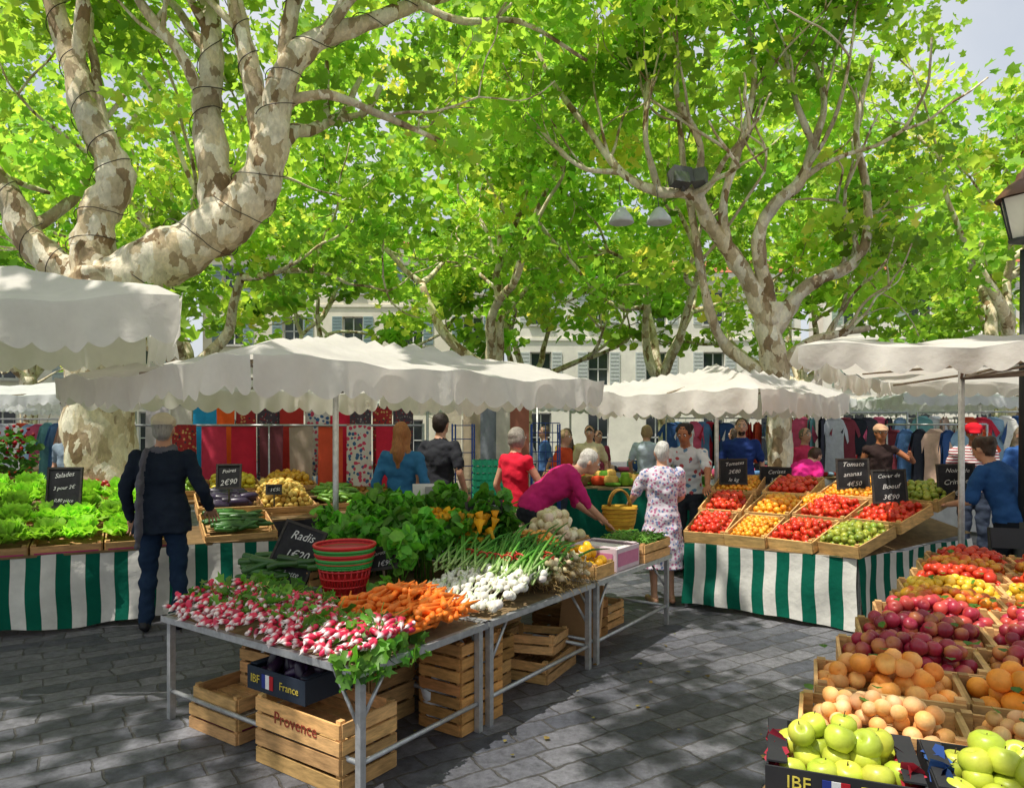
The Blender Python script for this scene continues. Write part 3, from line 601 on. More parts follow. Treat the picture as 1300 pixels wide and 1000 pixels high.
def board(name,loc,w,h,yaw,tilt,lines,parent=None,roll=0,frame=True):
    e=empty(name,(0,0,0)); M=TR(*loc,yaw,tilt,roll); e.matrix_world=M
    mb=MB(); mb.box(TR(0,0,h/2),(w,.012,h),(.025,.025,.028),'slate')
    fc=(.05,.045,.04)
    for z in(0.006,h-.006): mb.box(TR(0,-.002,z),(w+.02,.02,.018),fc,'wood')
    for x in(-w/2,w/2): mb.box(TR(x,-.002,h/2),(.018,.0192,h-.03),fc,'wood')
    mb.tube([(0,.01,h*.5),(0,.04,-.12)],.008,(.2,.15,.1),'wood',6); mb.build('slate_panel',e)
    n=len(lines)
    for i,tx in enumerate(lines):
        t=textobj(tx,min(h*.9/n*.68,w*1.4/max(len(tx),4)),None,Matrix.Translation((rng.uniform(-.015,.015),-.0075,h*(1-(i+.6)/(n+.15))))@Matrix.Rotation(math.radians(rng.uniform(-8,3)),4,'Y')@Matrix.Rotation(math.pi/2,4,'X'),(.8,.8,.77),e,'chalk_writing')
        t.data.shear=.35
    return e
board('chalkboard',(-4.02,6.35,.98),.30,.36,0,-6,['Salades','3 pour 2€','0,80 pièce'])
board('chalkboard',(-2.78,6.95,1.10),.22,.24,8,-8,['Poires','2€90'])
board('chalkboard',(-2.42,7.2,1.02),.14,.1,8,-8,['1€50'])
board('chalkboard',(-1.58,4.88,.62),.32,.42,-12,-20,['Radis','1€20','la botte'],roll=16)
board('chalkboard',(-.85,4.66,.76),.19,.15,-5,-14,['Carottes','1€90'],roll=-8)
board('chalkboard',(-.20,5.35,.99),.27,.15,8,-18,['Courgettes','1€50 le kg'],roll=-3)
for (x,y,z,w_,h_,ln_) in [(2.42,7.75,1.08,.28,.28,['Tomates','2€80','le kg']),(2.95,7.95,1.06,.32,.2,['Cerises','3€50']),(3.42,7.1,1.08,.29,.31,['Tomate','ananas','4€50']),(3.5,6.55,1.0,.28,.31,['Coeur de','Boeuf','3€90']),(4.15,6.6,1.03,.30,.33,['Noire de','Crimée','4€20'])]:
    board('chalkboard',(x,y,z),w_,h_,-18+rng.uniform(-4,4),-9,ln_,roll=rng.uniform(-3,5))
mb=MB(); mb.box(TR(-.76,6.15,1.13,15,-12),(.2,.01,.16),(.7,.7,.67),'card'); mb.box(TR(-.70,6.143,1.125,15,-12),(.1,.012,.12),(.3,.3,.3),'card'); mb.tube([(-.76,6.17,1.08),(-.76,6.2,.7)],.008,(.3,.3,.3),'metal',5); mb.build('price_sign')

def leafpatch(mb,P,size,col,up=.5,hi=False,scl=None,mat='herb',droop=None):
    n=len(P); D=rng.normal(0,1,(n,3)); D[:,2]=abs(D[:,2])+up
    mb.inst(LEAF_HI if hi else LEAF_LO,P,dirrot(D),size*rng.uniform(.6,1.3,n) if scl is None else np.tile(A(*scl),(n,1))*size*rng.uniform(.6,1.3,(n,1)),jit(col,n,.28),mat)
MT=Matrix.Translation(Vector(L(0,0,.6)))@Matrix.Rotation(math.radians(YB),4,'Z')
MTn=np.array(MT)
def put(P): return P@MTn[:3,:3].T+MTn[:3,3]
def rotl(D): return D@MTn[:3,:3].T
# radishes
mb=MB(); n=900; x=rng.uniform(-.03,.52,n); y=rng.uniform(0.0,1.6,n)
keep=~((x>.38)&(y<.6)); x=x[keep];y=y[keep]; n=len(x)
hm=lambda x,y:.02+.085*np.clip(1-((x-.3)/.36)**2,0,1)+.015*np.sin(y*9)
z=hm(x,y)+rng.uniform(-.02,.03,n); P=put(np.stack([x,y,z],-1))
D=np.stack([-1+rng.normal(0,.55,n),rng.normal(0,.6,n),-.15+rng.normal(0,.35,n)],-1)
zz=RAD[0][:,2]; tt=np.clip((-.05-zz)/.22,0,1)[None,:,None]; col=jit(S('#d62a50'),n,.15)[:,None,:]*(1-tt)+S('#f1e2e0')*tt
tg=(zz>.5)[None,:,None]; col=col*(1-tg)+S('#5f8a2a')*tg
mb.inst(RAD,P,dirrot(rotl(-D)),np.tile(A(1,1,1.2),(n,1))*.05*rng.uniform(.75,1.25,(n,1)),col,'fruit')
n=330; x=rng.uniform(.1,.6,n); y=rng.uniform(.1,1.62,n); k_=~((x>.35)&(y<.62)); x=x[k_];y=y[k_];n=len(x); z=hm(x,y)+rng.uniform(-.02,.045,n); leafpatch(mb,put(np.stack([x,y,z],-1)),.08,S('#64983a'),.1,scl=(.55,1.3,1),hi=True)
n=130; x=rng.uniform(-.05,.45,n); y=rng.uniform(-.04,.14,n); z=rng.uniform(-.07,.08,n); leafpatch(mb,put(np.stack([x,y,z],-1)),.08,S('#689c3a'),-.2,scl=(.7,1.3,1),hi=True)
n=120; x=rng.uniform(.45,.75,n); y=rng.uniform(1.2,1.68,n); z=rng.uniform(.0,.1,n); leafpatch(mb,put(np.stack([x,y,z],-1)),.1,S('#629638'),.1,hi=True)
for i in range(160):
    p=A(rng.uniform(.1,.5),rng.uniform(.05,1.55),0); p[2]=hm(p[0],p[1])+.01; d=A(rng.normal(.5,.4),rng.normal(0,.5),rng.uniform(.1,.5)); d/=np.linalg.norm(d); mb.tube(put(np.array([p,p+d*.05,p+d*.1-A(0,0,.01)])),.0025,S('#8fb050'),'herb',3)
mb.build('radish_bunches')
# carrots
mb=MB(); n=330; x=rng.uniform(.42,.93,n); y=rng.uniform(.04,.70,n); z=.03+.17*np.clip(1-((x-.70)/.40)**2,0,1)*np.clip(1-((y-.34)/.50)**2,0,1)*rng.uniform(.5,1.05,n)
D=np.stack([.9+rng.normal(0,.35,n),.3+rng.normal(0,.4,n),.05+rng.normal(0,.16,n)],-1)
mb.inst(CAR,put(np.stack([x-.02,y-.02,z],-1)),dirrot(rotl(-D)),np.tile(A(1.4,1.4,1),(n,1))*.2*rng.uniform(.75,1.15,(n,1)),jit(S('#ea7c24'),n,.1),'fruit_matte')
n=40; x=rng.uniform(.85,1.0,n); y=rng.uniform(.55,.85,n); z=rng.uniform(.05,.15,n); leafpatch(mb,put(np.stack([x,y,z],-1)),.07,S('#5f9434'),.1)
mb.build('carrot_pile')
# spring onions
mb=MB(); n=230; x=rng.uniform(.98,1.58,n); y=rng.uniform(0,.66,n); z=.04+.15*np.clip((x-.95)/.5,0,1)*rng.uniform(.6,1,n)*np.clip(1.3-y,.6,1)
ONI=lathe([(.001,-.62),(.06,-.55),(.3,-.42),(.48,-.15),(.5,.05),(.4,.28),(.2,.45),(.13,.7),(.12,1.1),(.1,1.6),(.001,1.6)],10)
D=np.stack([1+rng.normal(0,.3,n),.25+rng.normal(0,.3,n),.35+rng.normal(0,.2,n)],-1); zz=ONI[0][:,2]; tt=np.clip((zz-.8)/.8,0,1)[None,:,None]
col=jit(S('#dedbcf'),n,.06)[:,None,:]*(1-tt)+S('#a8c070')*tt
mb.inst(ONI,put(np.stack([x,y,z],-1)),dirrot(rotl(D)),.052*rng.uniform(.7,1.2,n),col,'fruit')
for i in range(100):
    p=A(rng.uniform(1.0,1.5),rng.uniform(0,.6),0); p[2]=.06+.12*(p[0]-1)*2; d=A(-1,rng.normal(0,.6),rng.normal(-.2,.4)); d/=np.linalg.norm(d); mb.tube(put(np.array([p,p+d*.025,p+d*.04-A(0,0,.012)])),.0016,S('#d9cfae'),'herb',3)
for i in range(340):
    p=A(rng.uniform(1.35,1.78),rng.uniform(.0,.80),rng.uniform(.12,.2)); d=A(1+rng.normal(0,.15),.35+rng.normal(0,.25),.30+rng.normal(0,.12)); l=rng.uniform(.4,.6)
    q=[p,p+d*l*.35,p+d*l*.7-A(0,0,.02),p+d*l-A(0,0,.09)]
    V,F=tube(put(np.array(q)),[.007,.009,.008,.002],5); cc=np.concatenate([np.tile(S('#c9d79a'),(5,1)),np.tile(S('#7ab548'),(5,1)),np.tile(S('#549a38')*rng.uniform(.7,1.3),(12,1))])
    mb.add(V,F,cc,'herb')
for i in range(16):
    p=A(rng.uniform(1.5,1.85),rng.uniform(.05,.75),.225); a=np.linspace(0,2*math.pi,10); mb.tube(put(np.stack([p[0]+0*a,p[1]+.04*np.cos(a),p[2]+.015+.02*np.sin(a)],-1)),.005,S('#c03a2a'),'plastic',5)
mb.build('spring_onion_bunches')
mb=MB(); n=150; x=rng.uniform(1.65,2.2,n); y=rng.uniform(-.02,.34,n); z=.04+.18*rng.uniform(.2,1,n)*np.clip(1.2-y*2,.4,1)
D=np.stack([.4+rng.normal(0,.4,n),1+rng.normal(0,.3,n),.3+rng.normal(0,.3,n)],-1)
mb.inst(ONI,put(np.stack([x,y,z],-1)),dirrot(rotl(D)),.042*rng.uniform(.8,1.25,n),jit(S('#d6c49e'),n,.12),'fruit_matte')
for i in range(400):
    p=A(rng.uniform(1.65,2.2),rng.uniform(-.04,.25),rng.uniform(.02,.2)); d=rng.normal(0,1,3); d[1]-=1; d/=np.linalg.norm(d); mb.tube(put(np.array([p,p+d*.03,p+d*.055-A(0,0,.025)])),.0022,S('#c4a570'),'herb',3)
mb.build('garlic_bunches')
# basil & chard
mb=MB()
for i in range(34):
    c=A(rng.uniform(1.2,2.15),rng.uniform(.85,2.05),0); hgt=rng.uniform(.2,.30)+.22*(c[0]-1.2)
    n=85; o=rng.normal(0,1,(n,3)); o/=np.linalg.norm(o,axis=1)[:,None]; P=c+o*A(.13,.13,.15)*rng.uniform(.4,1,(n,1))+A(0,0,hgt)
    leafpatch(mb,put(P),.085,S('#5f9c34')*rng.uniform(.7,1.35),.1,hi=False,scl=(.85,1.15,1))
    for k in range(5): mb.tube(put(np.array([c+rng.normal(0,.02,3)*A(1,1,0),c+rng.normal(0,.06,3)*A(1,1,0)+A(0,0,hgt)])),.005,S('#5f8f30'),'herb',4)
mb.build('basil_plants')
mb=MB()
for i in range(18):
    c=A(rng.uniform(1.95,2.35),rng.uniform(.75,1.5),0); n=85; o=rng.normal(0,1,(n,3)); o/=np.linalg.norm(o,axis=1)[:,None]; P=c+o*A(.12,.12,.17)*rng.uniform(.5,1,(n,1))+A(0,0,rng.uniform(.25,.5))
    leafpatch(mb,put(P),.09,S('#548f2c')*rng.uniform(.7,1.2),.1,scl=(.8,1.3,1))
n=90; P=np.stack([rng.uniform(1.75,2.0,n),rng.uniform(.65,1.3,n),rng.uniform(.2,.45,n)],-1); mb.inst(lathe([(.001,-.5),(.1,-.4),(.14,0),(.3,.4),(.001,.3)],7),put(P),randrot(n,.9),.11,jit(S('#e9b020'),n,.1),'herb')
mb.build('courgette_flowers')
mb=MB()
def basket(zb,h,r0,r1,col,bars=26):
    c=L(.93,1.13,.6+zb)
    for k in range(5):
        f=k/4; r=r0+(r1-r0)*f; a=np.linspace(0,2*math.pi,33); mb.tube(np.stack([c[0]+r*np.cos(a),c[1]+r*np.sin(a),c[2]+h*f+0*a],-1),.007 if k<4 else .011,col,'plastic',6)
    for i in range(bars):
        for w in(-1,1):
            a=i/bars*2*math.pi; b=a+w*.16; mb.tube([c+A(r0*math.cos(a),r0*math.sin(a),0),c+A(r1*math.cos(b),r1*math.sin(b),h)],.0055,col,'plastic',4)
    P_=lathe([(.001,.003),(r0,.003),(r0+.001,.006),(r1-.01,h*.96)],28); mb.add(P_[0]+c,P_[1],np.array(col)*.55,'plastic')
basket(.03,.20,.135,.172,S('#c82428')); basket(.20,.05,.169,.18,S('#2f9a45')); basket(.245,.035,.175,.185,S('#c8242c')); basket(.275,.035,.18,.19,S('#2f9a45')); basket(.305,.03,.184,.194,S('#c82428'))
mb.build('stacked_baskets')
mb=MB(); crate(mb,TR(*L(1.18,1.78,.6),YB),.42,.5,.1); n=70; P=np.array(L(1.05,1.75,.66))+np.stack([rng.uniform(-.28,.28,n),rng.uniform(-.2,.2,n),rng.uniform(0,.13,n)],-1)
D=np.stack([1+0*P[:,0],rng.normal(0,.3,n),rng.normal(0,.15,n)],-1); mb.inst(ZUC,P,dirrot(D),np.tile(A(1.3,1.3,1),(n,1))*.24*rng.uniform(.85,1.1,(n,1)),jit(S('#325a26'),n,.2),'fruit'); mb.build('cucumber_crate')
mb=MB(); M=TR(*L(2.42,.2,.6),YB); crate(mb,M,.28,.36,.1,rows=1); fruit_in(mb,M,.26,.34,TOM,.085,S('#e8a80e'),S('#f0b818'),.07,.05,2); mb.build('yellow_pepper_crate')
mb=MB(); M=TR(*L(2.42,.62,.6),YB,0,0); crate(mb,M,.3,.44,.14); fruit_in(mb,M,.28,.42,ROUND,.055,S('#e6953a'),S('#efb05c'),.14,.05,3,'fruit_matte'); mb.build('apricot_crate')
mb=MB(); M=TR(*L(2.9,.76,.6),YB,0,0); crate(mb,M,.55,.4,.16); fruit_in(mb,M,.52,.38,APPLE,.085,S('#e0d4b6'),S('#cabd8a'),.17,.08,3,'fruit_matte'); mb.build('turnip_crate')
mb=MB(); M=TR(*L(2.83,.24,.6),YB); cardbox(mb,M,.4,.42,.17,S('#d3bfc6')); mb.box(M@TR(0,-.2145,.085),(.36,.003,.10),S('#c77a99'),'card'); mb.box(M@TR(-.2035,0,.085),(.003,.36,.1),S('#c77a99'),'card'); mb.box(M@TR(0,0,.15),(.38,.4,.006),S('#ddd5d1'),'card'); mb.build('cardboard_box')
mb=MB(); M=TR(*L(3.32,.22,.6),YB); crate(mb,M,.52,.44,.15)
n=420; P=np.stack([rng.uniform(-.23,.23,n),rng.uniform(-.19,.19,n),.12+rng.uniform(0,.07,n)],-1); P,_=tfm(M,P,np.eye(3)); D=rng.normal(0,1,(n,3))*A(1,1,.3)
mb.inst(lathe([(.001,-.5),(.04,-.4),(.045,0),(.04,.4),(.001,.5)],6),P,dirrot(D),.12,jit(S('#78a844'),n,.18),'herb'); mb.build('green_bean_crate')
print('front produce',time.time()-T0)

def stackcrate(name,s,t,z,yaw,lx,wy,h,rows=3,pitch=0,roll=0,fill=None,txt=None,col=WOOD,world=None):
    p=L(s,t,z) if world is None else A(*world); e=empty(name); M=TR(*p,yaw,pitch,roll); mb=MB(); crate(mb,M,lx,wy,h,col,rows)
    if fill: fill(mb,M,lx,wy,h)
    mb.build('slats',e)
    if txt: textobj(txt,.085,None,M@Matrix.Translation((0,-wy/2-.0105,h*.52))@Matrix.Rotation(math.pi/2,4,'X'),tuple(S('#a8402a')),e)
def fpink(mb,M,lx,wy,h): mb.box(M@TR(0,0,h*.22),(lx-.03,wy-.03,.03),S('#c0407c'),'card'); mb.box(M@TR(0,0,h*.9),(lx-.05,wy-.05,.015),S('#c9bfae'),'card')
YA=YB-90
stackcrate('wooden_crate',.17,.42,0,YA,.62,.36,.17,2); stackcrate('wooden_crate',.17,.42,.18,YA,.62,.36,.15,2,txt='Provence')
stackcrate('wooden_crate',.2,1.18,0,YA,.44,.34,.14,2,fill=fpink); stackcrate('wooden_crate',.22,1.2,.15,YA,.40,.33,.08,1); stackcrate('wooden_crate',.5,1.15,.24,YA+4,.44,.32,.14,2); stackcrate('wooden_crate',.5,1.15,0,YA,.46,.32,.22,3)
mb=MB(); M=TR(*L(.17,.62,.34),YA); cardbox(mb,M,.46,.3,.12,(.02,.03,.05)); n=26; mb.inst(ZUC,*(lambda P:(tfm(M,P,randrot(n))))(np.stack([rng.uniform(-.18,.18,n),rng.uniform(-.1,.1,n),.07+rng.uniform(0,.06,n)],-1)),np.tile(A(2.6,2.6,1),(n,1))*.14,jit(S('#2b1a33'),n,.3),'fruit')
for q,cc in((-1,S('#2a3a8a')),(0,S('#e8e8e8')),(1,S('#b7202a'))): mb.box(M@TR(-.06+q*.03,-.1555,.06),(.03,.003,.07),cc,'card')
o=mb.build('vegetable_box')
textobj('IBF',.06,None,M@Matrix.Translation((-.16,-.157,.06))@Matrix.Rotation(math.pi/2,4,'X'),(.8,.62,.08),o); textobj('France',.055,None,M@Matrix.Translation((.11,-.157,.06))@Matrix.Rotation(math.pi/2,4,'X'),(.8,.62,.08),o)
stackcrate('wooden_crate',.98,.2,.0,YB,.38,.3,.5,7,col=S('#b88750')) ; stackcrate('wooden_crate',.72,.75,0,YA,.5,.36,.3,3); stackcrate('wooden_crate',.72,.75,.31,YA+6,.5,.36,.16,2,col=S('#a8824f'))
stackcrate('wooden_crate',1.38,.5,0,YB+5,.5,.4,.16,2); stackcrate('wooden_crate',1.42,.52,.17,YB-4,.5,.4,.15,2,col=S('#b98a50')); stackcrate('wooden_crate',1.95,.3,0,YB+8,.5,.36,.14,2); stackcrate('wooden_crate',1.95,.32,.15,YB+20,.5,.36,.12,2,roll=8)
stackcrate('wooden_crate',2.0,.95,0,YB,.5,.6,.3,4); stackcrate('wooden_crate',2.75,.5,0,YB,.5,.4,.3,4,col=S('#a97b48')); stackcrate('wooden_crate',3.2,.55,0,YB,.4,.4,.2,3)
mb=MB(); mb.box(TR(*L(2.42,.22,.27),YB,0,12),(.03,.34,.52),S('#b98f62'),'card'); mb.build('cardboard_sheet')
def bag(name,loc,r,h,col,mat='plastic'):
    V,F=sph(22,16,1.0); V=V*A(r,r*.75,h/2)+A(0,0,h/2)
    d=np.array([noise.noise(Vector(p*14))+.6*noise.noise(Vector(p*31)) for p in V]); V=V*(1+.35*d)[:,None]; V[:,2]=np.maximum(V[:,2],.004)
    mb=MB(); mb.add(V+A(*loc),F,col,mat); return mb.build(name)
bag('white_carrier_bag',(-.42,4.05,0.0),.09,.3,S('#d4d4d6'))

# ------------------------------------------------------------ left stall
P0=A(-4.9,5.29,0);P1=A(-2.2,6.72,0); dl=(P1-P0)/np.linalg.norm(P1-P0); nl_=A(-dl[1],dl[0],0); ang=math.degrees(math.atan2(dl[1],dl[0]))
e=empty('vegetable_stall'); mb=MB(); drape(mb,P0[:2],P1[:2],.64,.05); drape(mb,P1[:2],(P1+nl_*1.3)[:2],.64,.05)
mb.build('striped_cloth',e); mb=MB()
ml=np.linalg.norm(P1-P0)
def LS(s,t,z): return P0+dl*s+nl_*t+A(0,0,z)
mb.box(TR(*LS(ml/2,.65,.64),ang),(ml,1.3,.02),S('#7a6344'),'wood'); mb.box(TR(*LS(ml/2,1.75,.9),ang),(ml+2,.9,.02),S('#7a6344'),'wood')
for s_ in(.1,ml/2,ml-.1):
    for t_ in(.1,1.2): mb.tube([LS(s_,t_,0),LS(s_,t_,.64)],.02,(.5,.5,.5),'metal')
    mb.tube([LS(s_,2.1,0),LS(s_,2.1,.9)],.02,(.5,.5,.5),'metal')
mb.build('trestle',e)
def lettuce(mb,c,r,col):
    n=34; th=rng.uniform(0,2*math.pi,n); k=rng.uniform(.1,1,n)
    for i in range(n):
        g=np.linspace(-1,1,5); U,Vv=np.meshgrid(g,g,indexing='ij'); f=(U+1)/2
        rad=r*(.15+.95*k[i]*f**.8); zz=r*(.2+ (1.15-k[i]*.9)*f+.12*np.sin(Vv*7+i)*f); sx=Vv*r*.42*(.3+f)
        X=rad*math.cos(th[i])-sx*math.sin(th[i]); Y=rad*math.sin(th[i])+sx*math.cos(th[i])
        V=np.stack([X,Y,zz+.07*r*rng.normal(size=X.shape)],-1).reshape(-1,3)+c
        idx=np.arange(25).reshape(5,5); Q=np.stack([idx[:-1,:-1],idx[1:,:-1],idx[1:,1:],idx[:-1,1:]],-1).reshape(-1,4)
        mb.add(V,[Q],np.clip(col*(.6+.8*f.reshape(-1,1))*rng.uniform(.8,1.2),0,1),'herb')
mb=MB()
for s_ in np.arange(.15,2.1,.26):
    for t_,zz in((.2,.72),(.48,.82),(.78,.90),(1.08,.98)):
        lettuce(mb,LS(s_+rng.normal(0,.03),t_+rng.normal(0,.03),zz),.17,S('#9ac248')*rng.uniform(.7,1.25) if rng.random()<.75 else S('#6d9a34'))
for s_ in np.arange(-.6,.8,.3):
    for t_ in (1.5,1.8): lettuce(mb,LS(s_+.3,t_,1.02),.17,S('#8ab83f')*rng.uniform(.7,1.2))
mb.build('lettuce_display',e); mb=MB()
for s_ in np.arange(.28,2.2,.53):
    M=TR(*LS(s_,.3,.66),ang,8); crate(mb,M,.5,.56,.1,rows=1); mb.box(M@TR(0,-.2905,.03),(.46,.004,.025),S('#b03a6c'),'card'); crate(mb,TR(*LS(s_,.95,.72),ang,8),.5,.56,.12,rows=1)
mb.build('lettuce_crates',e)
def zfill(mb,M,lx,ly,n,z0,ln,fat,col,j=.2,dy=.25):
    P=np.stack([rng.uniform(-lx/2+.1,lx/2-.1,n),rng.uniform(-ly/2+.04,ly/2-.04,n),z0+rng.uniform(0,.08,n)],-1); P,_=tfm(M,P,np.eye(3)); D=np.stack([1+0*P[:,0],rng.normal(0,dy,n),rng.normal(0,.12,n)],-1)@np.array(M)[:3,:3].T
    mb.inst(ZUC,P,dirrot(D),np.tile(A(fat,fat,1),(n,1))*ln*rng.uniform(.85,1.15,(n,1)),jit(col,n,j),'fruit')
mb=MB(); M=TR(*LS(2.72,.38,.66),ang,10); crate(mb,M,.62,.72,.12); zfill(mb,M,.6,.68,70,.09,.22,1.3,S('#36622a')); mb.build('courgette_crate',e)
mb=MB(); M=TR(*LS(2.72,1.15,.8),ang,10); crate(mb,M,.62,.6,.14); zfill(mb,M,.6,.56,50,.12,.2,2.6,S('#2c2038')); mb.build('aubergine_crate',e)
for s_,t_,c_,nm in ((2.2,1.78,'#8ab03a','green_pepper_crate'),(2.85,1.85,'#d8c030','lemon_crate'),(1.5,1.8,'#c03a24','red_pepper_crate'),(3.5,2.0,'#e0a82c','yellow_squash_crate')):
    mb=MB(); M=TR(*LS(s_,t_,.92),ang,8); crate(mb,M,.58,.5,.13); fruit_in(mb,M,.55,.46,ROUND,.07,S(c_),S(c_)*.8,.11,.07,2,scl=(1,.85,1.25)); mb.build(nm,e)
mb=MB(); M=TR(*LS(3.3,1.35,.78),ang,10); crate(mb,M,.6,.8,.14); fruit_in(mb,M,.58,.76,ROUND,.06,S('#e4c468'),S('#d0a648'),.13,.09,3,'fruit_matte',scl=(1,.8,1.2)); mb.build('potato_crate',e)
mb=MB(); M=TR(*LS(3.95,1.5,.78),ang,10); crate(mb,M,.6,.7,.12); zfill(mb,M,.6,.7,90,.12,.18,1.5,S('#76a840'),dy=1); mb.build('pepper_crate',e)
mb=MB(); M=TR(*LS(4.6,1.9,.82),ang,10); crate(mb,M,.7,.5,.14); fruit_in(mb,M,.66,.46,TOM,.07,S('#cf9a4a'),None,.1,.05,2,'fruit_matte'); crate(mb,TR(*LS(4.5,1.2,.7),ang),.6,.5,.14); mb.build('onion_crate',e)
mb=MB(); mb.box(TR(*LS(4.0,1.4,.74),ang),(1.8,1.5,.02),S('#7a6344'),'wood')
for s_ in(3.2,4.8):
    for t_ in(.75,2.0): mb.tube([LS(s_,t_,0),LS(s_,t_,.74)],.02,(.5,.5,.5),'metal')
drape(mb,LS(3.1,.65,0)[:2],LS(4.9,.65,0)[:2],.73,.1,cols=((.03,.03,.035),(.035,.035,.04))); mb.build('side_trestle',e)

# ------------------------------------------------------------ right stall
Q0=A(1.63,6.72,0);Q1=A(2.85,5.86,0);Q2=A(4.55,7.02,0)
e=empty('tomato_stall'); mb=MB(); drape(mb,Q0[:2],Q1[:2],.61,.04); drape(mb,Q1[:2],Q2[:2],.61,.04); drape(mb,(Q0+Bv*1.6)[:2],Q0[:2],.61,.04); mb.build('striped_cloth',e)
mb=MB(); bk=Q0+Bv*1.75; bk2=Q2+A(-.55,1.0,0)
V=[[*Q0[:2],.61],[*Q1[:2],.61],[*Q2[:2],.66],[*bk2[:2],.95],[*bk[:2],.95]]; mb.add(V,[[[0,1,2,3,4]]],S('#7a6344'),'wood',False)
for q in(Q0+Bv*.05,Q1+Bv*.1,Q2-A(.1,0,0),bk2,bk): mb.tube([A(q[0],q[1],0),A(q[0],q[1],.6)],.02,(.5,.5,.5),'metal')
mb.build('trestle',e)
kinds=[[('r'),('r'),('o')],[('o'),('o'),('r')],[('r'),('r'),('o')],[('g'),('r'),('g')]]
CK=dict(r=(S('#cc2c1c'),S('#dc4c24')),o=(S('#ea8e1e'),S('#f0b030')),g=(S('#7f9430'),S('#a4a83e')))
for i,an in enumerate((60,52,43,34)):
    st=Q0+Cv*(.375*(i+.5))*.995; d=A(math.cos(math.radians(an)),math.sin(math.radians(an)),0)
    for j in range(3):
        lw=.37+.05*j+(.06 if i>1 else 0); c=st+d*(.02+.30+j*.60); z=.66+.155*j+.02
        M=TR(c[0],c[1],z,an-90,13); mb=MB(); crate(mb,M,lw,.58,.11,col=S('#d8ae70'),rows=1)
        k=kinds[i][j]; big=k!='o' or j==1
        fruit_in(mb,M,lw-.03,.55,TOM if k!='o' else ROUND,.066 if big else .045,CK[k][0],CK[k][1],.06,.035,2,'fruit')
        if k!='o':
            n=50; P=np.stack([rng.uniform(-lw/2+.04,lw/2-.04,n),rng.uniform(-.25,.25,n),.135+rng.uniform(0,.02,n)],-1); P,_=tfm(M,P,np.eye(3)); leafpatch(mb,P,.018,S('#4d7a26'),.5)
        mb.build({'r':'tomato_crate','o':'cherry_tomato_crate','g':'green_tomato_crate'}[k],e)
for (x,y,z,an,k) in [(3.05,7.15,.86,48,'o'),(3.55,7.35,.98,40,'r'),(3.9,7.6,1.0,38,'o')]:
    M=TR(x,y,z,an-90,13); mb=MB(); crate(mb,M,.36,.5,.11,col=S('#d0a468'),rows=1); fruit_in(mb,M,.33,.46,TOM,.055,CK[k][0],CK[k][1],.06,.035,2); mb.build('tomato_crate',e)
print('stalls',time.time()-T0)

# ------------------------------------------------------------ people
def cone(p,q,r1,r2,lab,n=16,m=7,flat=1.0):
    p=A(*p);q=A(*q); t=np.linspace(0,1,m); d=(q-p); ln=np.linalg.norm(d); d=d/ln
    tt=np.concatenate([[-r1/ln*.95,-r1/ln*.7],t,[1+r2/ln*.7,1+r2/ln*.95]]); rr=np.concatenate([[r1*.3,r1*.71],r1+(r2-r1)*t,[r2*.71,r2*.3]])
    V,F=tube(p+d*(tt*ln)[:,None],rr,n,flat); return (V,F,lab)
def ellip(c,r,lab,R=None,n=18):
    V,F=sph(n,12,1.0); V=V*A(*r)
    if R is not None: V=V@R.T
    return (V+A(*c),F,lab)
def hand(mb,wr,d,nrm,side,col,s=1.0,curl=.5):
    d=d/np.linalg.norm(d); nrm=nrm-d*np.dot(nrm,d); nrm/=np.linalg.norm(nrm); x=np.cross(d,nrm)*side
    R=np.stack([x,d,nrm],-1); V,F=sph(12,8,1.0,.043*s,.052*s,.017*s); mb.add((V+A(0,.05*s,0))@R.T+wr,F,col,'skin')
    for i,(ox,ln) in enumerate(((-.03,.066),(-.01,.078),(.011,.073),(.03,.058))):
        a=0; p=A(ox*s,.085*s,0); P=[p-A(0,.02*s,0),p]
        for k in range(3):
            a+=curl*(.5 if k==0 else .8); p=p+A(ox*.15*s,math.cos(a)*ln*s*(.42,.33,.25)[k],-math.sin(a)*ln*s*(.42,.33,.25)[k]); P.append(p)
        V,F=tube(P,A(.0095,.0095,.0088,.008,.006)*s,7); mb.add(V@R.T+wr,F,col,'skin')
    P=A([-.028,.025,0],[-.05,.045,-.006],[-.06,.07,-.014],[-.058,.092,-.024])*s
    V,F=tube(P,A(.013,.0115,.010,.007)*s,7); mb.add(V@R.T+wr,F,col,'skin')
SK=S('#c9977a')
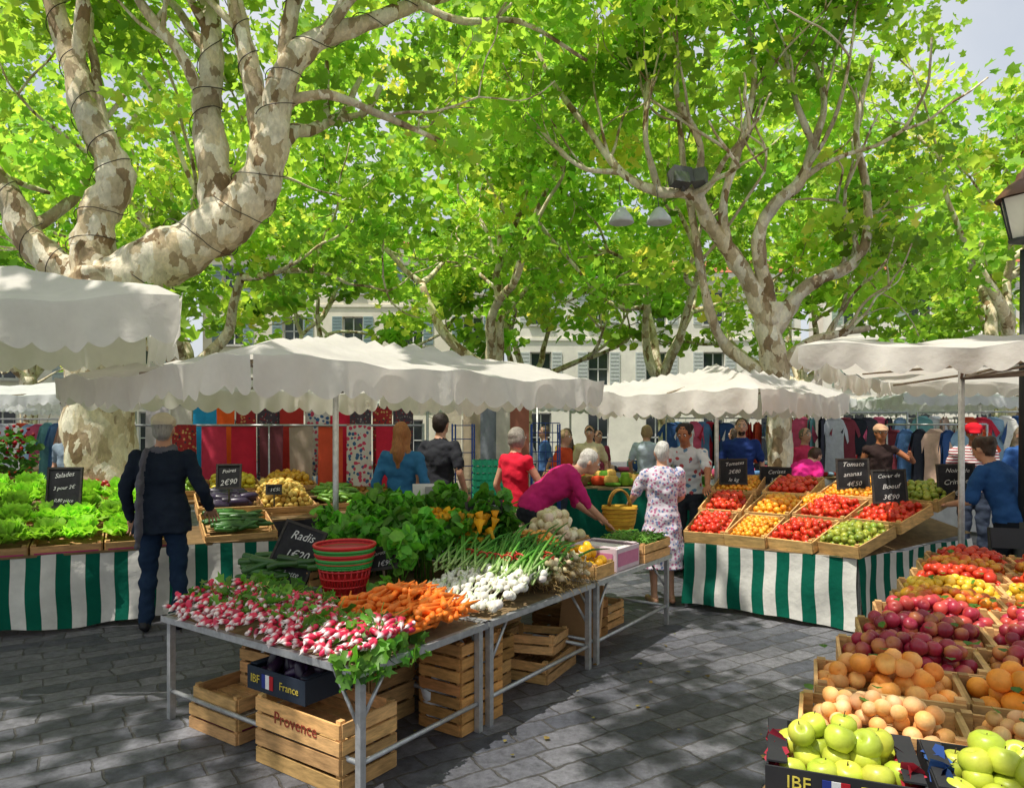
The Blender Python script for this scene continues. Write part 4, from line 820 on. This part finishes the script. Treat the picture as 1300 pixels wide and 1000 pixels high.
def person(name,x,y,yaw,H,top,bottom,skin=SK,hair=S('#5a3a22'),style='short',lean=0,nod=0,hyaw=0,aR=None,aL=None,sleeve=.45,heavy=1.0,matT='cloth',matB='cloth',
           dress=False,cap=None,jacket=False,shoe=(.03,.03,.03),voxel=.014,bare=False,shorts=False,stance=.0,collar=None,legs=True,scarf=None,skirtlen=None):
    s=H/1.75; Lr=math.radians(lean); piv=A(0,-.10*math.sin(Lr),.95*s)
    def up(p,k=1.0):
        a=Lr*k; p=A(*p)*s; dy=p[1]; h=p[2]-.95*s
        return A(p[0],piv[1]+dy*math.cos(a)+h*math.sin(a),piv[2]+h*math.cos(a)-dy*math.sin(a))
    pr=[]; hv=heavy
    secs=[(.86,.150,.105,.0),(.93,.168*1,.120,.2),(1.0,.160,.115,.5),(1.08,.145,.105,.75),(1.17,.150,.108,.9),(1.26,.165,.115,1),(1.34,.175,.112,1),(1.41,.165,.095,1),(1.455,.115,.075,1),(1.485,.06,.058,1)]
    zz=np.array([q[0] for q in secs]); zi=np.linspace(.86,1.485,22); W=np.interp(zi,zz,[q[1] for q in secs])*hv; Dp=np.interp(zi,zz,[q[2] for q in secs])*(hv**1.3); Kk=np.interp(zi,zz,[q[3] for q in secs])
    n=24; a=np.arange(n)*2*math.pi/n; V=[]
    for z_,w_,d_,k_ in zip(zi,W,Dp,Kk):
        for aa in a:
            cx=math.copysign(abs(math.cos(aa))**.85,math.cos(aa)); sy=math.copysign(abs(math.sin(aa))**.9,math.sin(aa)); V.append(up((w_*cx,d_*sy-.01*(z_>1.2),z_),k_))
    cen0=up((0,0,zi[0]),Kk[0]); cen1=up((0,0,zi[-1]),1); V=np.array(V+[cen0,cen1]); m=len(zi)
    i=np.arange(m-1)[:,None]*n; j=np.arange(n)[None]; j2=(j+1)%n; Q=np.stack([i+j,i+j2,i+n+j2,i+n+j],-1).reshape(-1,4); j=np.arange(n); j2=(j+1)%n; b=(m-1)*n
    T3=np.concatenate([np.stack([np.full(n,m*n),j2,j],-1),np.stack([np.full(n,m*n+1),b+j,b+j2],-1)])
    pr.append((V,[Q,T3],'top'))
    if not dress: pr.append(ellip(up((0,-.012,.9),.15),A(.165*hv,.122*hv,.12)*s,'bot'))
    else:
        sl=skirtlen or .45; zi2=np.linspace(sl,.98,9)*s; V,F=lathe([( (.17*hv+.09*(1-(z_/s-sl)/(.98-sl)))*s*.98,z_) for z_ in zi2],24)
        aa=np.arctan2(V[:,1],V[:,0]); V[:,1]*=.8; V[:,:2]*=(1+.05*np.sin(aa*9)*np.clip((1-V[:,2]/s)*1.5,0,1))[:,None]; V=np.vstack([V,[[0,0,zi2[0]],[0,0,zi2[-1]]]]); nn=24; j=np.arange(nn); j2=(j+1)%nn; bb=8*nn
        F=F+[np.concatenate([np.stack([np.full(nn,9*nn),j2,j],-1),np.stack([np.full(nn,9*nn+1),bb+j,bb+j2],-1)])]; pr.append((V,F,'top'))
    nb=up((0,-.005,1.47)); hc=up((0,.022,1.635)); pr.append(cone(nb,hc-A(0,0,.04*s),.058*s,.052*s,'skin'))
    R=np.array(Matrix.Rotation(math.radians(hyaw),3,'Z')@Matrix.Rotation(-math.radians(nod+lean*.55),3,'X'))
    def hd(p): return hc+R@(A(*p)*s)
    pr.append(ellip(hd((0,0,.01)),A(.075,.094,.105)*s,'skin',R)); pr.append(ellip(hd((0,.03,-.05)),A(.056,.062,.062)*s,'skin',R)); pr.append(ellip(hd((0,.055,-.088)),A(.028,.025,.022)*s,'skin',R))
    pr.append(cone(hd((0,.088,.02)),hd((0,.108,-.022)),.009*s,.014*s,'skin',8,4))
    for q in(-1,1): pr.append(ellip(hd((q*.077,-.005,-.01)),A(.012,.02,.032)*s,'skin',R,10))
    if style!='none':
        pr.append(ellip(hd((0,-.018,.030)),A(.086,.098,.098)*s,'hair',R)); pr.append(ellip(hd((0,-.05,-.02)),A(.074,.06,.075)*s,'hair',R))
        if style=='long':
            pr.append(cone(hd((0,-.06,0)),up((0,-.10,1.43)),.085*s,.09*s,'hair',16,8,.6)); pr.append(cone(up((0,-.10,1.43)),up((0,-.115,1.33)),.088*s,.04*s,'hair',16,6,.5))
            for q in(-1,1): pr.append(cone(hd((q*.06,.0,.02)),up((q*.075,-.05,1.44)),.035*s,.03*s,'hair'))
        if style=='bob':
            for q in(-1,1): pr.append(ellip(hd((q*.055,-.02,-.02)),A(.042,.06,.075)*s,'hair',R))
        if style=='curly':
            for _ in range(16):
                v=rng.normal(size=3); v/=np.linalg.norm(v); v[2]=abs(v[2])*.9-.1; v[1]=v[1]*.8-.25; pr.append(ellip(hd(v*A(.08,.09,.09)+A(0,-.01,.03)),A(.035,.035,.035)*s,'hair',None,10))
        if style=='beard' : pr.append(ellip(hd((0,.035,-.072)),A(.056,.062,.045)*s,'hair',R))
    if cap is not None: pr.append(ellip(hd((0,-.01,.058)),A(.096,.114,.078)*s,'cap',R)); pr.append(ellip(hd((0,.10,.045)),A(.07,.06,.014)*s,'cap',R))
    wrists=[]
    for sd,tg in((1,aR),(-1,aL)):
        sh=up((sd*.178*hv**.6,-.005,1.41)); l1=.295*s; l2=.262*s
        if tg is None: tg=up((sd*.27,.07,.90),.6) if lean<25 else sh+A(sd*.05,.05,-.5)*s
        tg=A(*tg); v=tg-sh; dd=np.linalg.norm(v); dd=min(dd,(l1+l2)*.985); v=v/np.linalg.norm(v); tg=sh+v*dd
        ca=(l1*l1+dd*dd-l2*l2)/(2*l1*dd); ca=max(-1,min(1,ca)); pole=A(sd*.5,-1,-.35); pole=pole-v*np.dot(pole,v); pole/=np.linalg.norm(pole)
        el=sh+v*l1*ca+pole*l1*math.sqrt(1-ca*ca)
        pr.append(cone(sh+A(-sd*.03,0,-.01)*s,sh+(el-sh)*.12,.066*s*hv**.5,.058*s*hv**.5,'top'))
        rs,re,rw=.049*s*hv**.5,.039*s,.027*s
        tot=sleeve
        if bare: pr.append(cone(sh,el,rs,re,'skin')); pr.append(cone(el,tg,re,rw,'skin'))
        elif tot>=.95:
            pr.append(cone(sh,el,rs+.012,re+.014,'top')); pr.append(cone(el,el+(tg-el)*.93,re+.014,rw+.012,'top')); pr.append(cone(el+(tg-el)*.9,tg,rw+.003,rw,'skin',12,4))
        elif tot>=.5:
            f=(tot-.5)*2+.02; pr.append(cone(sh,el,rs+.01,re+.01,'top')); pr.append(cone(el,el+(tg-el)*f,re+.01,re+.006,'top')); pr.append(cone(el+(tg-el)*f,tg,re-.002,rw,'skin'))
        else:
            f=tot*2; q=sh+(el-sh)*f; pr.append(cone(sh,q-(el-sh)*.08,rs+.012,rs+.01,'top')); pr.append(cone(q,el,rs-.004,re,'skin')); pr.append(cone(el,tg,re,rw,'skin'))
        wrists.append((tg,tg-el,sd,el))
    if legs:
        for sd in(-1,1):
            hp=A(sd*.088*s*hv**.5,piv[1]*.9,.88*s); kn=A(sd*(.092+stance)*s,.025-.03*math.sin(Lr)+sd*stance*.5,.49*s); an=A(sd*(.095+stance*1.4)*s,-.02+sd*stance,.085*s); to=an+A(sd*.03,.15,-.045)*s; hl=an+A(0,-.03,-.04)*s
            if dress: pr.append(cone(hp,kn,.078*s,.052*s,'top' if (skirtlen or .45)<.49 else 'skin')); pr.append(cone(kn-A(0,0,.03),an,.05*s,.034*s,'skin'))
            elif shorts: pr.append(cone(hp,kn,.09*s,.085*s,'bot')); pr.append(cone(kn-A(0,0,.08),an,.05*s,.036*s,'skin'))
            else: pr.append(cone(hp,kn,.093*s*hv**.5,.068*s,'bot')); pr.append(cone(kn,an+A(0,0,.01),.066*s,.055*s,'bot'))
            pr.append(cone(hl,to,.040*s,.034*s,'shoe')); pr.append(cone(an,hl,.04*s,.04*s,'shoe' if not dress else 'skin'))
    if jacket:
        V,F=lathe([((.178+.012*k_)*s*hv,z_*s) for k_,z_ in ((2,.80),(1.6,.86),(1,.93),(.2,1.02),(-1,1.1))],24); V[:,1]*=.76; V=np.vstack([V,[[0,0,.80*s],[0,0,1.1*s]]]); j=np.arange(24); j2=(j+1)%24
        pr.append((V,F+[np.concatenate([np.stack([np.full(24,120),j2,j],-1),np.stack([np.full(24,121),96+j,96+j2],-1)])],'top'))
    if scarf is not None:
        a=np.linspace(0,2*math.pi,17); c0=up((0,-.0,1.475)); pr.append((*tube(c0+np.stack([.085*s*np.cos(a),.08*s*np.sin(a),.015*np.sin(a)],-1),.03*s,8),'scarf'))
        pr.append(cone(c0+A(-.10,-.09,-.02)*s,c0+A(-.13,-.16,-.32)*s,.05*s,.06*s,'scarf',12,8,.35)); pr.append(cone(c0+A(-.13,-.16,-.32)*s,c0+A(-.12,-.20,-.72)*s,.06*s,.065*s,'scarf',12,8,.3))
    V=[];F3=[];F4=[];o=0; bv={}
    for v,f,l in pr:
        V.append(v); bl=bv.setdefault(l,[[],[],0])
        for ff in f:
            ff=np.asarray(ff); (F4 if ff.shape[1]==4 else F3).append(ff+o); bl[1].extend((ff+bl[2]).tolist())
        bl[0].append(v); bl[2]+=len(v); o+=len(v)
    V=np.concatenate(V); faces=[f for ff in F4 for f in ff.tolist()]+[f for ff in F3 for f in ff.tolist()]
    me=bpy.data.meshes.new('tmp'); me.from_pydata(V.tolist(),[],faces); ob=bpy.data.objects.new('tmp',me); scene.collection.objects.link(ob)
    md=ob.modifiers.new('r','REMESH'); md.mode='VOXEL'; md.voxel_size=voxel; sm=ob.modifiers.new('s','SMOOTH'); sm.iterations=3; sm.factor=.5
    dg=bpy.context.evaluated_depsgraph_get(); ev=ob.evaluated_get(dg); em=ev.to_mesh()
    nv=len(em.vertices); VV=np.empty(nv*3); em.vertices.foreach_get('co',VV); VV=VV.reshape(-1,3); NN=np.empty(nv*3); em.vertices.foreach_get('normal',NN); NN=NN.reshape(-1,3)
    FF=np.array([p.vertices[:] for p in em.polygons if len(p.vertices)==4]); ev.to_mesh_clear(); bpy.data.objects.remove(ob); bpy.data.meshes.remove(me)
    trees={l:BVHTree.FromPolygons(np.concatenate(b[0]).tolist(),b[1]) for l,b in bv.items()}; labs=list(trees)
    fc=VV[FF].mean(1); best=np.full(len(fc),1e9); lab=np.zeros(len(fc),int)
    pts=[Vector(p) for p in fc]
    for li,l in enumerate(labs):
        t=trees[l]; dsts=np.array([ (t.find_nearest(p)[3] or 9) for p in pts]); mk=dsts<best-.0005; best[mk]=dsts[mk]; lab[mk]=li
    if not dress and not jacket:
        ti=labs.index('top'); pv=piv; hh=(fc-pv); ax=A(0,math.sin(Lr*.3),math.cos(Lr*.3)); low=(hh@ax)<-.02*s; arm=np.abs(fc[:,0])>.2*s*hv
        lab[(lab==ti)&low&~arm]=labs.index('bot')
    cols=dict(top=(top,matT),bot=(bottom,matB),skin=(skin,'skin'),hair=(hair,'hairm'),shoe=(shoe,'paint'),cap=(cap if cap is not None else hair,'cloth'),scarf=(scarf if scarf is not None else hair,'cloth'))
    if bare: cols['top']=(skin,'skin')
    isk=np.zeros(nv,bool); ish=np.zeros(nv,bool)
    for li,l in enumerate(labs):
        if l=='skin': isk[FF[lab==li].ravel()]=True
        if l=='hair': ish[FF[lab==li].ravel()]=True
    f=np.array([noise.noise(Vector((p[0]*7,p[1]*7,p[2]*11+yaw)))+.6*noise.noise(Vector((p[0]*15,p[1]*15,p[2]*20))) for p in VV])
    amp=np.where(ish,.011,np.where(isk|bare,0,.017)); VV=VV+NN*(f*amp)[:,None]; VV[:,2]=np.maximum(VV[:,2],.001)
    mb=MB()
    for li,l in enumerate(labs):
        f4=FF[lab==li]
        if not len(f4): continue
        uq,inv=np.unique(f4,return_inverse=True); mb.add(VV[uq],[inv.reshape(-1,4)],*cols[l])
    for tg,d,sd,el in wrists: hand(mb,tg,d,A(-sd*.2,1,.25),sd,skin,s,.55)
    for q in(-1,1):
        ex,ey=sph(10,7,.0125*s); mb.add(ex+hd((q*.030,.083,.008)),ey,(.75,.72,.7),'skin'); ex,ey=sph(8,6,.007*s); mb.add(ex+hd((q*.030,.0925,.008)),ey,(.04,.025,.02),'glass')
        mb.tube([hd((q*.015,.097,.028)),hd((q*.03,.098,.034)),hd((q*.05,.086,.027))],.0035*s,np.asarray(hair)*.6,'hairm',5)
    mb.tube([hd((-.024,.085,-.055)),hd((0,.094,-.052)),hd((.024,.085,-.055))],[.003*s,.006*s,.003*s],np.asarray(skin)*A(.75,.45,.42),'skin',6)
    ob=mb.build(name); ob.location=(x,y,0); ob.rotation_euler=(0,0,math.radians(yaw)); return ob
person('elderly_man_in_dark_suit',-2.93,5.95,8,1.80,S('#232c3a'),S('#22344c'),hair=S('#a8a49e'),cap=S('#e4d8bc'),sleeve=1,jacket=True,scarf=S('#6a6a74'),heavy=1.12,aR=(.34,.14,1.0),stance=.02,shoe=S('#15161a'),nod=4,voxel=.012)
person('woman_in_denim_shirt',-1.12,7.2,-10,1.75,S('#356f98'),S('#27364c'),hair=S('#a06c3a'),style='long',sleeve=1,heavy=.96)
person('man_in_grey_tshirt',-.80,7.9,-25,1.86,S('#333439'),S('#24262c'),hair=S('#2a1d14'),sleeve=.42)
person('woman_in_red_top',.04,7.25,-50,1.70,S('#d8263c'),S('#cdba9a'),hair=S('#958b80'),style='bob',sleeve=.14,aR=(.22,.35,1.05))
person('man_in_magenta_polo',.28,6.75,-88,1.74,S('#c42a70'),S('#30343c'),hair=S('#c4beb5'),lean=50,nod=-8,sleeve=.5,heavy=1.22,aR=(.12,.62,.78),aL=(-.12,.55,.82),voxel=.012)
person('elderly_woman_in_floral_dress',1.45,6.85,8,1.56,S('#d9d3dc'),S('#d9d3dc'),hair=S('#c8c4be'),style='short',sleeve=.42,dress=True,matT='floral',heavy=1.12,aL=(-.25,.28,.92),aR=(.2,.3,.92),shoe=S('#a8845c'),voxel=.012,skirtlen=.40)
person('vendor_in_printed_tshirt',2.05,8.25,152,1.78,S('#cfd6dc'),S('#30343c'),skin=S('#a87050'),hair=S('#1d1512'),style='curly',lean=16,nod=10,sleeve=.42,matT='tee_print',aL=(-.35,.55,1.05),aR=(.25,.45,1.0),voxel=.012)
person('man_in_navy_shirt',3.3,10.2,165,1.84,S('#263a72'),S('#2a2c33'),hair=S('#3a2a20'),style='beard',sleeve=.42,heavy=1.08)
person('person_in_pink_shirt',3.75,9.4,-60,1.66,S('#e8308c'),S('#333844'),hair=S('#4a3020'),lean=48,sleeve=.45)
person('man_with_red_cap',5.6,8.6,150,1.76,S('#e0dcd8'),S('#3a4252'),skin=S('#a06a48'),hair=S('#2a1d14'),cap=S('#c81e2c'),matT='stripe_tee',sleeve=.42,lean=8,nod=12)
person('man_in_blue_shirt',4.3,6.15,25,1.66,S('#2b5286'),S('#1c2028'),hair=S('#4a3a2e'),style='curly',lean=20,nod=12,sleeve=.48,heavy=1.12,aL=(-.2,.4,1.0),voxel=.012)
person('man_in_tank_top',5.25,10.1,170,1.74,S('#3a2c2a'),S('#8a3a2a'),skin=S('#b5734c'),cap=S('#c9a080'),hair=S('#2a1d14'),sleeve=.08,aL=(-.3,.3,1.3),voxel=.016)
for i,(x,y,yw,h,c1,c2) in enumerate([(7.1,12,150,1.72,'#6a8fb5','#39404e'),(.95,12.2,30,1.7,'#c9a23a','#39404e'),(1.55,12.8,200,1.66,'#8f3b4e','#2a2c33'),(-6.9,11,170,1.75,'#7b8a96','#2a2c33'),(2.2,11.6,-30,1.75,'#b9c4cf','#4a4a50'),(6.2,12.9,10,1.7,'#b53a3a','#3a3a44'),(8.6,13.5,90,1.7,'#d8d8d8','#4a5568'),(-7.9,13.0,20,1.68,'#ad4b3f','#2a2c33'),(0.2,14.5,160,1.7,'#e0e0e0','#39404e'),
    (.75,10.2,-120,1.68,'#c94a2a','#39404e'),(1.25,11.4,170,1.74,'#d8c8a0','#2a2c33'),(4.5,10.9,200,1.7,'#c83a5a','#39404e'),(7.6,10.0,160,1.66,'#e8e0d0','#4a5568'),(-2.0,12.0,170,1.7,'#d8d0c8','#2a2c33'),
    (6.9,9.6,190,1.72,'#3a5f9a','#2a2c33'),(3.9,12.4,40,1.7,'#e0c0a0','#39404e'),(.6,13.0,100,1.74,'#4a6a9a','#2a2c33'),(5.6,11.9,-80,1.66,'#f0e8e0','#4a3a44')]):
    person('shopper',x,y,yw,h,S(c1),S(c2),hair=S(random.choice(['#3a2a1c','#7a6a58','#241a14','#a58a60'])),style=random.choice(['short','long','bob']),sleeve=random.choice([.42,.45,1]),voxel=.022)
print('people',time.time()-T0)
mb=MB(); V,F=lathe([(.001,0),(.12,0),(.15,.08),(.165,.2),(.17,.24),(.16,.235),(.12,.02)],20); V[:,1]*=.6; mb.add(V+A(1.02,6.72,.72),F,S('#c89c32'),'wood')
for k in range(6):
    a=np.linspace(0,2*math.pi,25); r=.128+.04*k/5; mb.tube(np.stack([1.02+r*1.01*np.cos(a),6.72+r*.61*np.sin(a),.74+.038*k+0*a],-1),.006,S('#b8862a'),'wood',5)
a=np.linspace(0,math.pi,11)
for q in(-.05,.05): mb.tube(np.stack([1.02+.1*np.cos(a),6.72+q+0*a,.95+.16*np.sin(a)],-1),.011,S('#8f6a2a'),'wood',6)
mb.build('straw_basket')

# ------------------------------------------------------------ background merchandise
def panel(mb,x,y,zt,w,h,col,mat,yaw=0,amp=.03):
    nx,nz=14,8; u=np.linspace(-w/2,w/2,nx); v=np.linspace(0,1,nz); U,Vv=np.meshgrid(u,v,indexing='ij'); ph=rng.uniform(0,6)
    Yy=amp*np.sin(U*14+ph)*(.3+Vv)+amp*.5*np.sin(U*31+ph*2)*Vv; Z=zt-Vv*h-.02*np.sin(U*5+ph)
    V=app(TR(x,y,0,yaw),np.stack([U,Yy,Z],-1).reshape(-1,3)); idx=np.arange(nx*nz).reshape(nx,nz)
    mb.add(V,[np.stack([idx[:-1,:-1],idx[1:,:-1],idx[1:,1:],idx[:-1,1:]],-1).reshape(-1,4)],col,mat)
e=empty('textile_stall'); mb=MB(); x=-4.75
PC=[('#c4bdc0','sheet'),('#d9d2c5','sheet'),('#35a3d4','sheet'),('#f2652a','sheet'),('#7e1f22','rug_a'),('#3a3035','rug_b'),('#b83a34','sheet'),('#d8d0c4','rug_c'),('#dc3048','sheet'),('#4a4548','rug_b'),('#6e5f55','rug_a'),('#38383e','rug_b')]
for i,(c,m) in enumerate(PC):
    w_=.27+rng.uniform(-.03,.05); panel(mb,x+w_/2,9.2+.02*(i%3),1.99,w_,rng.uniform(.85,1.15),S(c),m); x+=w_+.01
x=-4.2
for i in range(8):
    w_=.3; panel(mb,x+w_/2,8.75+.02*(i%3),1.72,w_,.75,S(random.choice(['#cc3044','#d8583c','#6a3a40','#aa9888','#d04058','#44404a'])),random.choice(['rug_a','rug_c','sheet','sheet']));x+=.36
mb.build('hanging_textiles',e); mb=MB()
for y_,z_ in((9.22,2.0),(8.77,1.73)): mb.tube([(-4.9,y_,z_),(-1.1,y_,z_)],.015,(.4,.4,.4),'metal')
for x_ in(-4.9,-3,-1.1):
    mb.tube([(x_,9.22,0),(x_,9.22,2.05)],.018,(.4,.4,.4),'metal'); mb.tube([(x_,8.77,0),(x_,8.77,1.75)],.018,(.4,.4,.4),'metal')
mb.build('rail_frame',e)
mb=MB()
for i,(x_,c) in enumerate([(-.95,'#cfc3ac'),(-.62,'#b8a78e'),(-.35,'#8a8f96'),(-.1,'#d3cbbb'),(.12,'#a86c5a')]): panel(mb,x_,11.2,2.05,.3,1.3,S(c),'sheet')
mb.tube([(-1.2,11.2,2.06),(.4,11.2,2.06)],.015,(.4,.4,.4),'metal')
for x_ in(-1.2,.4): mb.tube([(x_,11.2,0),(x_,11.2,2.06)],.018,(.4,.4,.4),'metal')
mb.build('curtain_rail')
TEE=A([-.13,0],[-.13,-.3],[-.15,-.6],[.15,-.6],[.13,-.3],[.13,0],[.25,-.2],[.19,-.27],[-.25,-.2],[-.19,-.27],[-.06,.05],[.06,.05],[-.14,-.13],[.14,-.13])
def garment(mb,x,y,z,yaw,col,ln=1.0):
    V=np.stack([TEE[:,0],.02*np.sin(TEE[:,0]*30),TEE[:,1]*ln],-1); V2=V+A(0,.04,0); M=TR(x,y,z,yaw)
    f4=[[0,12,13,5],[12,1,4,13],[1,2,3,4],[10,0,5,11]]; f=[[9,12,0,8],[5,13,7,6]]
    mb.add(app(M,V),[f4+f],col,'cloth',False); mb.add(app(M,V2),[f4+f],col,'cloth',False)
    mb.tube([app(M,[[0,.02,.06]])[0],app(M,[[0,.02,.13]])[0]],.004,(.3,.3,.3),'metal',4)
GC=['#d9dce0','#3b5a8a','#c83448','#f0ece4','#6a95c5','#e86a8a','#4a4a54','#ecc8b0','#8a3f4a','#9fc0d9','#f4f4f2','#d95a3a','#32363e','#7ab0b0','#e8d890']
def rack(name,x0,y0,x1,y1,z,n):
    e=empty(name); mb=MB(); fb=MB(); an=math.degrees(math.atan2(y1-y0,x1-x0))
    for i in range(n):
        t=(i+.5)/n; garment(mb,x0+(x1-x0)*t,y0+(y1-y0)*t,z-.13,an+rng.choice([0,rng.uniform(50,80)],p=[.55,.45])+rng.normal(0,6),S(random.choice(GC))*rng.uniform(.75,1),rng.uniform(.9,1.5))
    mb.build('garments',e); fb.tube([(x0,y0,z),(x1,y1,z)],.014,(.5,.5,.5),'metal')
    for x_,y_ in((x0,y0),(x1,y1)): fb.tube([(x_,y_,0),(x_,y_,z)],.016,(.5,.5,.5),'metal'); fb.tube([(x_-.25,y_-.1,.02),(x_+.25,y_+.1,.02)],.014,(.5,.5,.5),'metal')
    fb.build('rail',e)
rack('clothes_rack',4.3,11.6,6.3,11.3,1.95,12); rack('clothes_rack',6.4,11.2,9.2,10.4,1.95,18); rack('clothes_rack',5.5,10.4,6.5,9.7,1.75,7); rack('clothes_rack',9.5,12,12.5,11.5,1.9,20); rack('clothes_rack',3.0,13.8,5.5,13.8,1.9,16)
rack('clothes_rack',-9.3,11.6,-6.6,11.6,1.85,18); rack('clothes_rack',7.6,14.5,11,14,1.9,20)
def goods(name,x,y,yaw,w,d,z,colc,n=45,cloth='#dcdcd8'):
    mb=MB(); M=TR(x,y,0,yaw); mb.box(M@TR(0,0,z-.02),(w,d,.03),S('#8a7455'),'wood')
    p=app(M,[[-w/2,-d/2,0],[w/2,-d/2,0],[w/2,d/2,0],[-w/2,d/2,0]]); drape(mb,p[0][:2],p[1][:2],z-.01,.06,cols=(S(cloth),S(cloth)*.96)); drape(mb,p[3][:2],p[0][:2],z-.01,.06,cols=(S(cloth),S(cloth)*.96)); drape(mb,p[1][:2],p[2][:2],z-.01,.06,cols=(S(cloth),S(cloth)*.96))
    for i in range(n):
        sx,sy,sz=rng.uniform(.1,.28),rng.uniform(.12,.25),rng.uniform(.04,.22)
        V,F=sph(10,6,.5); V=np.sign(V)*np.abs(V*2)**.5/2; mb.add(app(M@TR(rng.uniform(-w/2+.15,w/2-.15),rng.uniform(-d/2+.12,d/2-.12),z+sz/2,rng.uniform(-20,20)),V*A(sx,sy,sz)),F,S(random.choice(colc)),'cloth')
    return mb.build(name)
goods('produce_stall',1.7,10.6,-5,2.6,1.0,.85,['#3f6a2a','#7aa535','#c94a2a','#dcb060','#5d8a2e','#7a5a38'],60,'#0f5c4a')
goods('clothing_stall',4.9,12.8,0,3,1.2,.85,GC,50); goods('clothing_stall',8.0,11.8,-12,3.4,1.2,.85,GC,60); goods('clothing_stall',-7.9,12.4,0,3,1.2,.9,['#c9b698','#7a3a2a','#e0d8c8','#4a6a3a','#c94a2a'],55,'#8a3a34')
goods('clothing_stall',-2.6,10.6,0,3,1.0,.85,GC,40,'#6a2a34'); goods('flower_stall',-8.0,8.6,15,2.6,1.0,.8,['#3f6a2a','#7aa535','#c9b698'],30,'#4a4a44'); goods('clothing_stall',11.5,12.6,0,3,1.2,.85,GC,50); goods('clothing_stall',1.2,14.3,0,3,1.2,.85,GC,50); goods('clothing_stall',9,16.3,0,3,1.2,.85,GC,40); goods('clothing_stall',-3.1,16,0,3,1.2,.85,GC,40)
mb=MB()
for c in((-6.3,8.1),(-5.9,8.4),(-6.7,8.5)):
    V,F=lathe([(.001,0),(.13,0),(.18,.3),(.19,.32),(.15,.31),(.001,.28)],16); mb.add(V+A(*c,.8),F,S('#8a4a30'),'paint')
    P=ell(160,(*c,1.4),(.28,.28,.3),.1); leafpatch(mb,P,.09,S('#4f7a34')); P=ell(45,(*c,1.55),(.25,.25,.25),.2); mb.inst(LOW,P,randrot(45),.04,jit(S('#b01f35'),45,.2),'herb')
mb.build('potted_flowers')
mb=MB()
for k in range(5):
    M=TR(-.28,8.6,.1+k*.245,6); col=S('#1a8f68')
    for j in range(3):
        for sy in(-1,1): mb.box(M@TR(0,sy*.17,.03+j*.085),(.38,.015,.055),col,'plastic')
        for sx in(-1,1): mb.box(M@TR(sx*.19,0,.03+j*.085),(.015,.325,.055),col,'plastic')
    for q in np.linspace(-.17,.17,6):
        for sy in(-1,1): mb.box(M@TR(q,sy*.172,.12),(.02,.015,.235),col*.85,'plastic')
mb.box(TR(-.28,8.6,.05,6),(.4,.36,.1),S('#17805c')*.6,'plastic'); mb.build('plastic_crate_stack')
mb=MB(); bc=S('#1f3f86')
for x_,y_ in((-.75,8.9),(-.5,8.9),(-.75,9.4),(-.5,9.4)): mb.tube([(x_,y_,.1),(x_,y_,1.75)],.012,bc,'paint',6)
for z_ in np.arange(.2,1.8,.17):
    mb.tube([(-.75,8.9,z_),(-.5,8.9,z_)],.006,bc,'paint',5); mb.tube([(-.75,8.9,z_),(-.75,9.4,z_)],.006,bc,'paint',5); mb.tube([(-.5,8.9,z_),(-.5,9.4,z_)],.006,bc,'paint',5)
for x_ in(.25,.6):
    for y_ in(8.9,9.3): mb.tube([(x_,y_,.1),(x_,y_,1.75)],.012,bc,'paint',6)
for z_ in np.arange(.2,1.8,.12): mb.tube([(.25,8.9,z_),(.6,8.9,z_)],.006,bc,'paint',5)
for q in(.33,.42,.51): mb.tube([(q,8.9,.2),(q,8.9,1.75)],.005,bc,'paint',5)
mb.build('roll_cage')
mb=MB(); M=TR(3.98,5.55,0,-20)
for x_ in(-.2,.2):
    mb.tube(app(M,[[x_,-.2,0],[x_,-.05,.45],[x_,.05,.9]]),.012,(.03,.03,.03),'metal',6); mb.tube(app(M,[[x_,.25,0],[x_,.1,.3],[x_,-.15,.46]]),.012,(.03,.03,.03),'metal',6)
mb.box(M@TR(0,0,.46),(.4,.38,.025),(.03,.03,.035),'paint'); mb.box(M@TR(0,.04,.82,0,-8),(.4,.02,.16),(.03,.03,.035),'paint'); mb.build('folding_chair')
mb=MB(); cx,cy,cz=4.33,6.0,3.32; dk=(.03,.035,.035)
mb.tube([(cx,cy,0),(cx,cy,.9)],.07,dk,'paint',12); mb.tube([(cx,cy,.9),(cx,cy,3.2)],[.04,.026],dk,'paint',12)
for i in range(6):
    a=i*math.pi/3; b=a+math.pi/3
    mb.tube([(cx+.1*math.cos(a),cy+.1*math.sin(a),3.28),(cx+.18*math.cos(a),cy+.18*math.sin(a),3.64)],.009,dk,'paint',5)
    V=[[cx+.098*math.cos(a),cy+.098*math.sin(a),3.29],[cx+.098*math.cos(b),cy+.098*math.sin(b),3.29],[cx+.176*math.cos(b),cy+.176*math.sin(b),3.63],[cx+.176*math.cos(a),cy+.176*math.sin(a),3.63]]; mb.add(V,[[[0,1,2,3]]],(.7,.66,.56),'glass',False)
V,F=lathe([(.001,3.24),(.11,3.27),(.11,3.29),(.001,3.29)],12); mb.add(V+A(cx,cy,0),F,dk,'paint'); V,F=lathe([(.21,3.63),(.2,3.66),(.13,3.74),(.06,3.79),(.05,3.84),(.02,3.86),(.001,3.9)],12); mb.add(V+A(cx,cy,0),F,S('#6a4a38'),'paint')
mb.build('street_lamp')
mb=MB(); n=45; P=np.stack([rng.uniform(-1,1.6,n),rng.uniform(3.4,6.4,n),np.full(n,.012)],-1); D=rng.normal(0,.15,(n,3))+A(0,0,1); mb.inst(LEAF_LO,P,dirrot(D),.03*rng.uniform(.5,1.3,n),jit(S('#8a7a44'),n,.3),'herb'); mb.build('fallen_leaves')
print('done',time.time()-T0)
